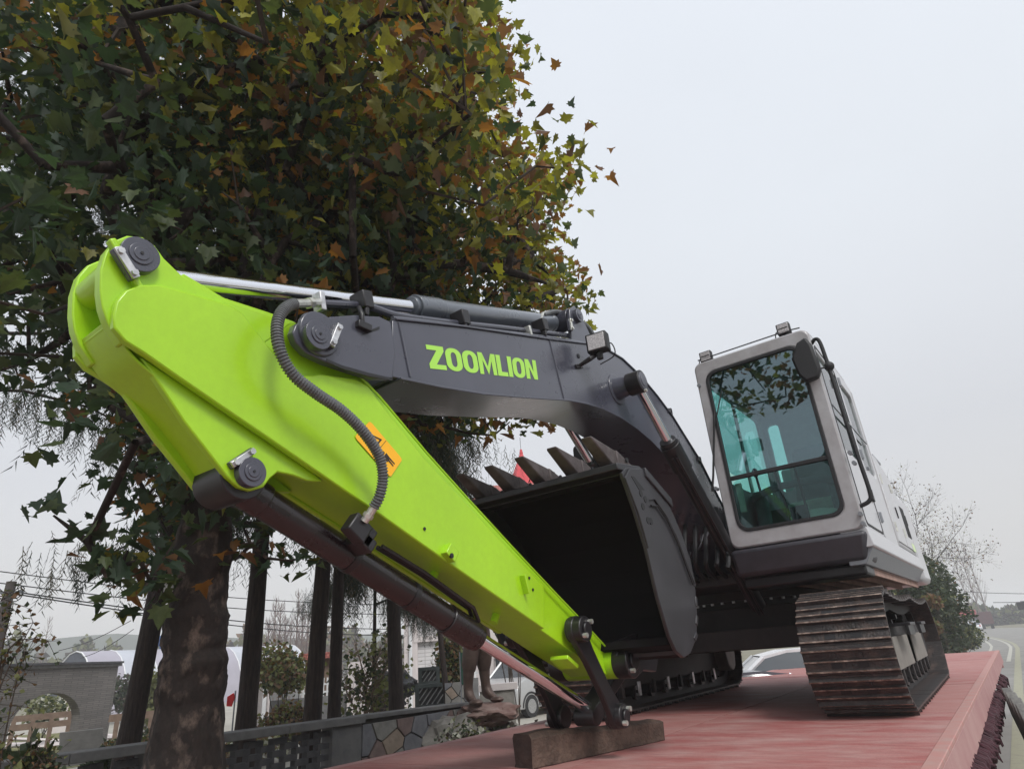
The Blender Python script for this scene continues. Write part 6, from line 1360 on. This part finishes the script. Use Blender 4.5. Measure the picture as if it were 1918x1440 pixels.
# ================================================================== vehicles
M['carwhite'] = mat('white_car_paint', (0.68, 0.69, 0.71), .25, coat=.6, var=.02)
M['carsilver'] = mat('silver_car_paint', (0.42, 0.42, 0.42), .35, metal=.3, coat=.5, var=.04)
M['carblue'] = mat('blue_grey_car_paint', (0.13, 0.15, 0.18), .3, metal=.3, coat=.6)
M['carglass'] = mat('car_glass', (0.035, 0.045, 0.055), .06, coat=1)
M['lampred'] = mat('tail_lamp_red', (0.5, 0.02, 0.02), .2, coat=1)
M['lampclear'] = mat('headlamp_clear', (0.6, 0.6, 0.62), .1, coat=1)
M['truckred'] = mat('truck_red_paint', (0.42, 0.05, 0.06), .45, coat=.3, var=.15)
def car(label, pos, yaw, paint, L_=4.6, W_=1.8, H_=1.45, kind='sedan', group='cars parked in the garden yard'):
    t = thing('parked_car', (pos[0], pos[1], GZ), label, 'car' if kind == 'sedan' else 'van', group)
    n0 = len(bpy.data.objects)
    c, s = math.cos(yaw), math.sin(yaw)
    def tf(p): return (pos[0] + c * p[0] - s * p[1], pos[1] + s * p[0] + c * p[1], GZ + p[2])
    if kind == 'sedan':
        low = [(-2.3, .42), (-2.28, .70), (-2.15, .92), (-1.6, .98), (.95, .95), (1.9, .82), (2.22, .68), (2.3, .45), (2.15, .25), (-2.15, .25)]
        gh = [(-1.75, .96), (-1.05, 1.36), (-.55, 1.44), (.1, 1.44), (.55, 1.36), (1.15, .94)]
    else:
        low = [(-2.1, .40), (-2.12, 1.1), (1.5, 1.12), (1.95, .98), (2.12, .72), (2.15, .42), (2.0, .25), (-2.0, .25)]
        gh = [(-2.08, 1.08), (-2.0, 1.75), (-1.7, 1.86), (.2, 1.86), (.75, 1.72), (1.55, 1.08)]
    kx = L_ / 4.6; kz = H_ / (1.44 if kind == 'sedan' else 1.86); hw = W_ / 2
    low = [(x * kx, z * kz) for x, z in low]; gh = [(x * kx, z * kz) for x, z in gh]
    b = MB(); n = len(low); rings = [(-hw, .90), (-hw * .97, 1), (hw * .97, 1), (hw, .90)]
    vs = []
    for y, k in rings:
        for x, z in low: vs.append(tf((x * (1 if k == 1 else .97), y, .25 * kz + (z - .25 * kz) * (1 if k == 1 else .93))))
    fs = [(r * n + i, r * n + (i + 1) % n, (r + 1) * n + (i + 1) % n, (r + 1) * n + i) for r in range(3) for i in range(n)] + [tuple(range(n)), tuple(range(4 * n - 1, 3 * n - 1, -1))]
    b.add(vs, fs); body = b.obj('body', paint, t, bevel=.05)
    # greenhouse: roof, pillars and glass
    m_ = len(gh)
    def inset(z): return hw * (.94 - .20 * max(0, (z - gh[0][1])) / (gh[2][1] - gh[0][1]))
    L3 = [tf((x, -inset(z), z)) for x, z in gh]; R3 = [tf((x, inset(z), z)) for x, z in gh]
    b = MB(); b.add(L3 + R3, [tuple(range(m_)), tuple(range(2 * m_ - 1, m_ - 1, -1))] + [(i, i + 1, m_ + i + 1, m_ + i) for i in range(m_ - 1)] + [(m_ - 1, 0, m_, 2 * m_ - 1)]); b.obj('cabin_glass', 'carglass', t, smooth=False)
    b = MB()
    cx = sum(x for x, z in gh) / m_
    for i in range(1, m_ - 2):
        (x0, z0), (x1, z1) = gh[i], gh[i + 1]; b.add([tf((x0, -inset(z0) - .01, z0 + .02)), tf((x1, -inset(z1) - .01, z1 + .02)), tf((x1, inset(z1) + .01, z1 + .02)), tf((x0, inset(z0) + .01, z0 + .02)), tf((x0, -inset(z0) - .01, z0 - .05)), tf((x1, -inset(z1) - .01, z1 - .05)), tf((x1, inset(z1) + .01, z1 - .05)), tf((x0, inset(z0) + .01, z0 - .05))], [(0, 1, 2, 3), (0, 4, 5, 1), (3, 2, 6, 7)])
    for sgn in (-1, 1):
        for (i, j) in ((0, 1), (m_ - 1, m_ - 2)):
            (x0, z0), (x1, z1) = gh[i], gh[j]; b.tube([tf((x0, sgn * inset(z0), z0)), tf((x1, sgn * inset(z1), z1))], .045, 6)
        xm = gh[0][0] + (gh[-1][0] - gh[0][0]) * .47; b.tube([tf((xm, sgn * (inset(gh[0][1]) + .01), gh[0][1])), tf((xm - .05, sgn * (inset(gh[2][1]) + .01), gh[2][1]))], .035, 6)
        b.tube([tf((gh[0][0], sgn * inset(gh[0][1]) , gh[0][1] + .01)), tf((gh[-1][0], sgn * inset(gh[0][1]), gh[0][1] + .01))], .03, 6)
    b.obj('roof', paint, t, ang=50)
    for x in (-1.38 * kx, 1.42 * kx):
        for sgn in (-1, 1):
            b = MB(); a_, b_ = tf((x, sgn * (hw - .2), .32)), tf((x, sgn * (hw + .012), .32)); b.cyl(a_, b_, .32, n=22); wl_ = b.obj('wheel', 'tyre', t)
            b = MB(); b.cyl(tf((x, sgn * (hw + .010), .32)), tf((x, sgn * (hw + .022), .32)), .20, n=16); b.obj('rim', 'steel', wl_)
            b = MB(); b.tube([tf((x + .40 * math.cos(q), sgn * (hw - .01), .30 + .40 * math.sin(q))) for q in np.linspace(0, PI, 12)], .035, 6); b.obj('wheel_arch', 'rubber', t)
    for sgn in (-1, 1):
        b = MB(); p = tf((2.16 * kx, sgn * (hw - .28), .70 * kz)); b.sphere(p, .17, 6, sc=(1, 1, .6)); b.obj('headlight', 'lampclear', t)
        b = MB(); p = tf((-2.22 * kx, sgn * (hw - .25), .80 * kz)); b.sphere(p, .15, 6, sc=(1, 1, .7)); b.obj('tail_light', 'lampred', t)
        b = MB(); p = tf((.95 * kx, sgn * (hw + .08), 1.0 * kz)); b.sphere(p, .10, 6, sc=(1, 1, .7)); b.obj('door_mirror', paint, t)
    return t
q = D(1478, 1250, 14.6); car('white sedan parked beyond the trailer, roof and side windows showing behind the tracks', q, R(205), 'carwhite')
q = D(1392, 1250, 12.6); car('dark blue grey car with red tail lamp before the white sedan', q, R(35), 'carblue', H_=1.2, L_=4.2)
q = Z(999, 1343, GZ); f_ = V(1005, 20); fw_ = -.64 * f_.r - .77 * f_.f_; sd_ = .77 * f_.r - .64 * f_.f_; c2 = q - fw_ * 1.33 - sd_ * .875; car('silver grey minivan with sloping front, half hidden by the left track', c2, math.atan2(fw_[1], fw_[0]), 'carsilver', L_=4.4, W_=1.75, H_=1.9, kind='van')
# distant red truck and cars on the road
q = D(1855, 1173, 150); q[2] = GZ; t = thing('red_truck', tuple(q), 'distant red lorry driving away on the road', 'truck'); f_ = V(1855, 150)
def TBX(a0, a1, t0, t1, z0, z1, nm, m, par=t, bv=.05): g_ = same(f_); g_.bx(a0, a1, t0, t1, z0 + GZ, z1 + GZ); return g_.obj(nm, m, par, bevel=bv)
M['truckdark'] = mat('truck_dark_rear', (0.09, 0.035, 0.04), .6, var=.2)
TBX(-1.9, .7, 0, 6, .9, 2.5, 'cargo_body', 'truckdark'); TBX(-1.95, .75, -.05, 6, 2.5, 3.4, 'tarpaulin', 'truckred'); TBX(.75, 2.9, -1, 4, .8, 2.9, 'trailer_body', 'truckdark'); TBX(-1.7, .5, -.06, 0, 1.0, 1.9, 'rear_panel', 'bodydark'); TBX(-1.5, .3, .1, .5, .5, .9, 'bumper', 'rubber')
for a in (-1.5, .2, 1.1, 2.4): TBX(a - .2, a + .3, .1, 1.0, 0, .95, 'wheel', 'tyre')
for i, (u, d, m_) in enumerate(((1826, 130, 'carwhite'), (1833, 160, 'carsilver'))):
    q = D(u, 1175, d); car(['distant white car at the roadside left of the red lorry', 'distant silver car at the roadside just behind the white one'][i], q, R(95), m_, group='distant cars at the roadside')
# ================================================================== right hand roadside
q = D(1735, 1120, 34); bush('huge rounded dark green bush with orange patches behind the cab', (q[0] - 1.15, q[1], 1.15), (2.45, 4.2, 2.9), 32000, .16, ('leafsm', 'leafsm2', 'leafbr'), [.90, .08, .02], name='roadside_bush', blobs=16, stems=10, hollow=.75)
q = D(1768, 1110, 29.5); bush('orange brown patch of dry leaves on the big roadside bush', (q[0] - .5, q[1], 1.3), (.35, .35, .35), 200, .15, ('leafbr', 'leafsm2'), [.7, .3], name='dry_shrub', blobs=4, stems=4)
q = D(1722, 1150, 30); bush('small orange shrub at the left foot of the big roadside bush', (q[0], q[1], .6), (.7, .7, .6), 600, .15, ('leafbr', 'leafsm2'), [.7, .3], name='dry_shrub', blobs=4, stems=4)
q = D(1795, 1180, 46); bush('grey green roadside shrub at the right foot of the big bush', (q[0], q[1], -.3), (1.3, 3, .9), 3000, .14, ('leafsm', 'leafsm2'), [.6, .4], blobs=6)
q = D(1742, 1200, 40); q[2] = GZ; bare_tree('nearly leafless tall tree with a few brown leaves above the roadside bush', q, 11.2, 4, leaves=(3200, .08, ('leafbr', 'twig', 'leafwh'), .25), seed=4, thick=.06, lv_=5, name='bare_tree', spread=.60)
q = D(1680, 1200, 46); q[2] = GZ; bare_tree('leafless tree half hidden behind the engine cover', q, 15, 4, leaves=(700, .20, ('leafbr', 'twig'), .15), seed=11, thick=.15, lv_=5, name='bare_tree')
if False: bare_tree('bare tree whose twigs enter at the right edge above the road', q, 16, 4, seed=21, thick=.15, lv_=5)
w = V(1775, 38); t = thing('concrete_block', tuple(w.P(0, 0, GZ)), 'pale concrete barrier with grooves at the road verge', 'barrier')
a0, zt = w.at(1757, 1188); a1, _ = w.at(1776, 1188)
for i in range(4):
    x0 = a0 + (a1 - a0) * i / 4; q = same(w); q.bx(x0 + .015, x0 + (a1 - a0) / 4, 0, .5, GZ, zt - .06 * i); q.obj('segment', 'render', t, bevel=.02)
w = V(1815, 60); t = thing('guard_rail', tuple(w.P(0, 0, GZ)), 'grey metal guard rail along the verge under the big bush', 'guard rail')
pts = [np.array((-2.9 + roadx(y), y, GZ + .62)) for y in range(42, 100, 4)]
b = MB(); b.tube(pts, .13, 5); b.obj('rail', 'bodydark', t)
for p in pts: b = MB(); b.box(p[0] - .1, p[0] - .02, p[1], p[1] + .12, GZ, p[2]); b.obj('post', 'bodydark', t, smooth=False)
# far tree belts, reading as masses
def belt(label, u0, u1, v0, v1, d, n, size, mats, kind='stuff', dd=12, name='distant_trees'):
    P_ = []; us = rng.uniform(u0, u1, n); k = rng.random(n)
    for u, kk_ in zip(us, k):
        prof = .55 + .45 * abs(math.sin(u * .05) * math.sin(u * .021 + 1)) ; dist = d + rng.uniform(-dd, dd)
        h = (D(u, v0, d)[2] - GZ) * prof; q = D(u, 1200, dist); P_.append((q[0], q[1], GZ + h * (rng.random() ** .75)))
    P_ = np.array(P_); o = scatter(name, sv, sf, rotmats(n, 1.2, size=(size * .6, size * 1.4)), P_, rng.integers(len(mats), size=n), list(mats), None, kind); return tag(o, label, 'trees')
belt('hazy belt of trees at the far end of the road', 1660, 2050, 1128, 1170, 210, 9000, 1.3, ('leafsm', 'leafsm2', 'bark2'))
belt('hazy wood beyond the polytunnel at the far left', -150, 330, 1190, 1240, 170, 9000, 1.1, ('leafsm', 'twig', 'leafsm2'))
belt('hazy wood seen between the trunks beyond the shelter', 330, 900, 1165, 1240, 150, 9000, 1.0, ('twig', 'leafsm2', 'leafbr'))
M['poplar'] = mat('pale_bare_poplar', (0.14, 0.10, 0.09), .9)
def poplar(u, d, h, label, seed):
    rs = random.Random(seed); q = D(u, 1250, d); q[2] = GZ; t = thing('bare_poplar', tuple(q), label, 'tree', 'bare poplars beyond the garden')
    b = MB(); b.tube([q, q + (0, 0, h)], [.16, .03], 6); tr_ = b.obj('trunk', 'poplar', t, smooth=False); b = MB()
    for i in range(70):
        z = h * rs.uniform(.2, .97); a = rs.uniform(0, 2 * PI); l = (h - z) * .25 + .7; s = q + (0, 0, z); e = s + (math.cos(a) * l * .45, math.sin(a) * l * .45, l); b.tube([s, (s + e) / 2 + (math.cos(a) * .15, math.sin(a) * .15, 0), e], [.035, .025, .01], 3, caps=False)
    tag(b.obj('twigs', 'poplar', tr_, smooth=False, recalc=False), kind='stuff')
pl = [(498, 'leftmost'), (509, 'second'), (519, 'third'), (530, 'fourth'), (541, 'fifth'), (552, 'sixth'), (562, 'seventh'), (573, 'rightmost')]
for i, (u, w_) in enumerate(pl): poplar(u, 78 + (i * 7) % 11, 7.5 + (i * 3) % 4, 'bare pale poplar in the row between redwood trunks, %s of eight' % w_, i)
for i, (u, d, h) in enumerate(((75, 150, 15), (150, 160, 11), (165, 165, 11.5), (1856, 190, 18), (1872, 185, 20), (1886, 190, 19))):
    poplar(u, d, h, ['faint tall tree rising from the haze right of the utility pole', 'faint thin tree above the polytunnel end, left of two', 'faint thin tree above the polytunnel end, right of two', 'hazy bare tree over the red lorry, left of three', 'hazy bare tree over the red lorry, middle of three', 'hazy bare tree beyond the red lorry, right of three'][i], 40 + i)
# traffic signal arm
w = V(1910, 110); t = thing('traffic_signal', tuple(w.P(1.5, 0, GZ)), 'distant dark traffic signal at the right edge above the road', 'signal'); q = same(w); a_, z_ = q.at(1914, 1134); q.bx(a_ - .5, a_ + .8, 0, .4, z_ - .45, z_ + .45); q.obj('signal_head', 'rubber', t, bevel=.05); q = same(w); q.tube([q.P(a_ + 3, .2, GZ), q.P(a_ + 3, .2, z_ + .5), q.P(a_, .2, z_ + .5)], .12, 6); q.obj('mast', 'bodydark', t)
# ================================================================== garden planting
q = D(262, 1290, 46); bush('dark clipped hedge beside the brick wall below the polytunnel', (q[0], q[1], .2), (2.6, 1.6, 1.4), 3200, .2, ('leafsm', 'twig'), [.6, .4], blobs=9, name='hedge')
q = D(540, 1325, 19); bush('dry brown rounded shrub in front of the picket fence', (q[0], q[1], -.55), (1.0, .8, .65), 2400, .09, ('leafbr', 'leafsm2', 'twig'), [.35, .4, .25], blobs=7)
q = D(545, 1235, 24); bush('green and orange bush beside the pale shelter roof', (q[0], q[1], 1.0), (1.6, 1.2, 1.1), 2600, .14, ('leafsm2', 'leafbr', 'leafsm'), [.5, .3, .2], blobs=6)
q = D(678, 1330, 16); q[2] = GZ; bare_tree('small many stemmed tree with sparse leaves before the pale house', q, 4.2, 2, name='small_tree', m='brownwood', leaves=(900, .11, ('leafsm', 'leafsm2'), .25), seed=9, thick=.06, lv_=4, spread=.5, first=.22)
q = D(680, 1320, 15.5); bush('low green shrubs at the foot of the many stemmed tree', (q[0], q[1], -.75), (1.3, .8, .5), 1800, .09, ('leafsm', 'leafsm2'), [.5, .5], blobs=7)
q = D(842, 1240, 19); bush('reddish and green tall plant against the tiled building', (q[0] + .1, q[1], .35), (.6, .6, 1.5), 2200, .13, ('leafsm', 'leafsm2', 'leafbr'), [.4, .3, .3], blobs=9)
q = D(955, 1180, 17); bush('dark leafy bush with pale flowers above the statue', (q[0], q[1], 1.45), (.8, .6, .9), 2200, .14, ('leafsm', 'leafwh'), [.8, .2], blobs=8)
q = D(890, 1370, 8.4); bush('tangled shrub with pale leaves beneath the statue', (q[0] + .1, q[1], -.36), (.75, .8, .42), 2600, .05, ('leafsm', 'leafwh', 'twig', 'leafsm2'), [.34, .34, .2, .12], blobs=12, stems=30, hollow=.2)
q = D(965, 1350, 8.6); bush('tangled shrub with pale leaves right of the statue rock', (q[0] + .05, q[1], -.48), (.42, .6, .36), 2200, .05, ('leafsm', 'leafwh', 'twig', 'leafbr'), [.3, .36, .24, .1], blobs=12, stems=34, hollow=.2)
q = D(800, 1390, 8.0); bush('dry grey shrub in front of the slab bench', (q[0] + .1, q[1], -.65), (.6, .6, .28), 1500, .05, ('leafwh', 'twig', 'leafbr'), [.3, .45, .25], blobs=10, stems=20, hollow=.2)
q = D(235, 1400, 12.5); bush('dark clipped shrub at the foot of the leaning redwood', (q[0] - .5, q[1], -.55), (.5, .5, .5), 1400, .08, ('leafsm',), blobs=6)
q = D(262, 1360, 20); bush('brown and green border plants beyond the leaning redwood', (q[0], q[1], -.75), (1.6, 1.0, .45), 2400, .1, ('leafsm', 'leafsm2', 'leafbr'), [.4, .3, .3], blobs=9)
q = D(450, 1345, 17); bush('pale dry border plants right of the plane tree trunk', (q[0], q[1], -.85), (1.4, 1.0, .35), 1800, .09, ('leafsm2', 'leafbr', 'leafwh'), [.5, .3, .2], blobs=8)
q = D(92, 1315, 36); bush('pale bushes seen through the top of the arch', (q[0], q[1], -.1), (1.8, 1, .9), 1600, .15, ('leafsm2', 'leafwh', 'leafsm'), [.5, .2, .3], blobs=8)
q = D(287, 1290, 34); bush('pale weeping shrub left of the plane tree trunk', (q[0], q[1], .2), (1.0, 1, 1.4), 1800, .16, ('leafsm2',), blobs=8)
sheet('lawn', [tuple(D(-60, 1400, 21)[:2]), tuple(D(190, 1400, 22)[:2]), tuple(D(150, 1400, 44)[:2]), tuple(D(-60, 1400, 44)[:2])], GZ + .012, 'grass')
# low twiggy shrub in the near left corner
t = thing('twiggy_shrub', tuple(D(-10, 1440, 4.6) * (1, 1, 0) + (0, 0, GZ)), 'thin twiggy shrub with tiny leaves in the lower left corner', 'shrub')
b = MB(); P_ = []
for (u0, v0, u1, v1, u2, v2) in ((-30, 1560, -10, 1320, 62, 1165), (-30, 1560, 10, 1230, 90, 1200), (-20, 1560, 0, 1250, 25, 1130), (-40, 1560, -20, 1200, 10, 1110), (-20, 1600, 5, 1400, 45, 1215), (-10, 1600, 30, 1440, 70, 1400), (-10, 1600, 50, 1450, 95, 1420)):
    s_ = spline([D(u0, v0, 4.6), D(u1, v1, 4.6), D(u2, v2, 4.6)], 8); b.tube(s_, list(np.linspace(.007, .0018, len(s_))), 5)
    for k in range(4, len(s_)):
        for m_ in range(2):
            e = s_[k] + rng.normal(0, .07, 3); b.tube([s_[k], e], [.002, .001], 3); P_ += [e, (e + s_[k]) / 2, s_[k] + rng.normal(0, .03, 3)]
tag(b.obj('stems', 'twig', t, smooth=False, recalc=False), kind='stuff')
P_ = np.array(P_); scatter('foliage', sv, sf, rotmats(len(P_), 1, size=(.018, .038)), P_, rng.integers(3, size=len(P_)), ['leafsm', 'leafbr', 'leafsm2'], t, 'stuff')
q = D(60, 1410, 4.7); bush('broad green leaves in front of the garden wall coping at far left', (q[0], q[1], q[2] - .02), (.13, .16, .10), 60, .075, ('leafsm', 'leafsm2'), [.85, .15], name='leafy_weed', stems=4, blobs=5)

# ================================================================== haze
M['haze'] = bpy.data.materials.new('haze'); M['haze'].use_nodes = True; n = M['haze'].node_tree; n.nodes.clear()
pv_ = n.nodes.new('ShaderNodeVolumePrincipled'); pv_.inputs['Color'].default_value = (.96, .97, 1, 1); pv_.inputs['Density'].default_value = .0016; pv_.inputs['Anisotropy'].default_value = .0
ho = n.nodes.new('ShaderNodeOutputMaterial'); n.links.new(pv_.outputs[0], ho.inputs['Volume'])
b = MB(); b.box(-1600, 1600, -1600, 2600, GZ - 1, 30); hz = b.obj('haze', M['haze'], None, smooth=False); tag(hz, kind='stuff')
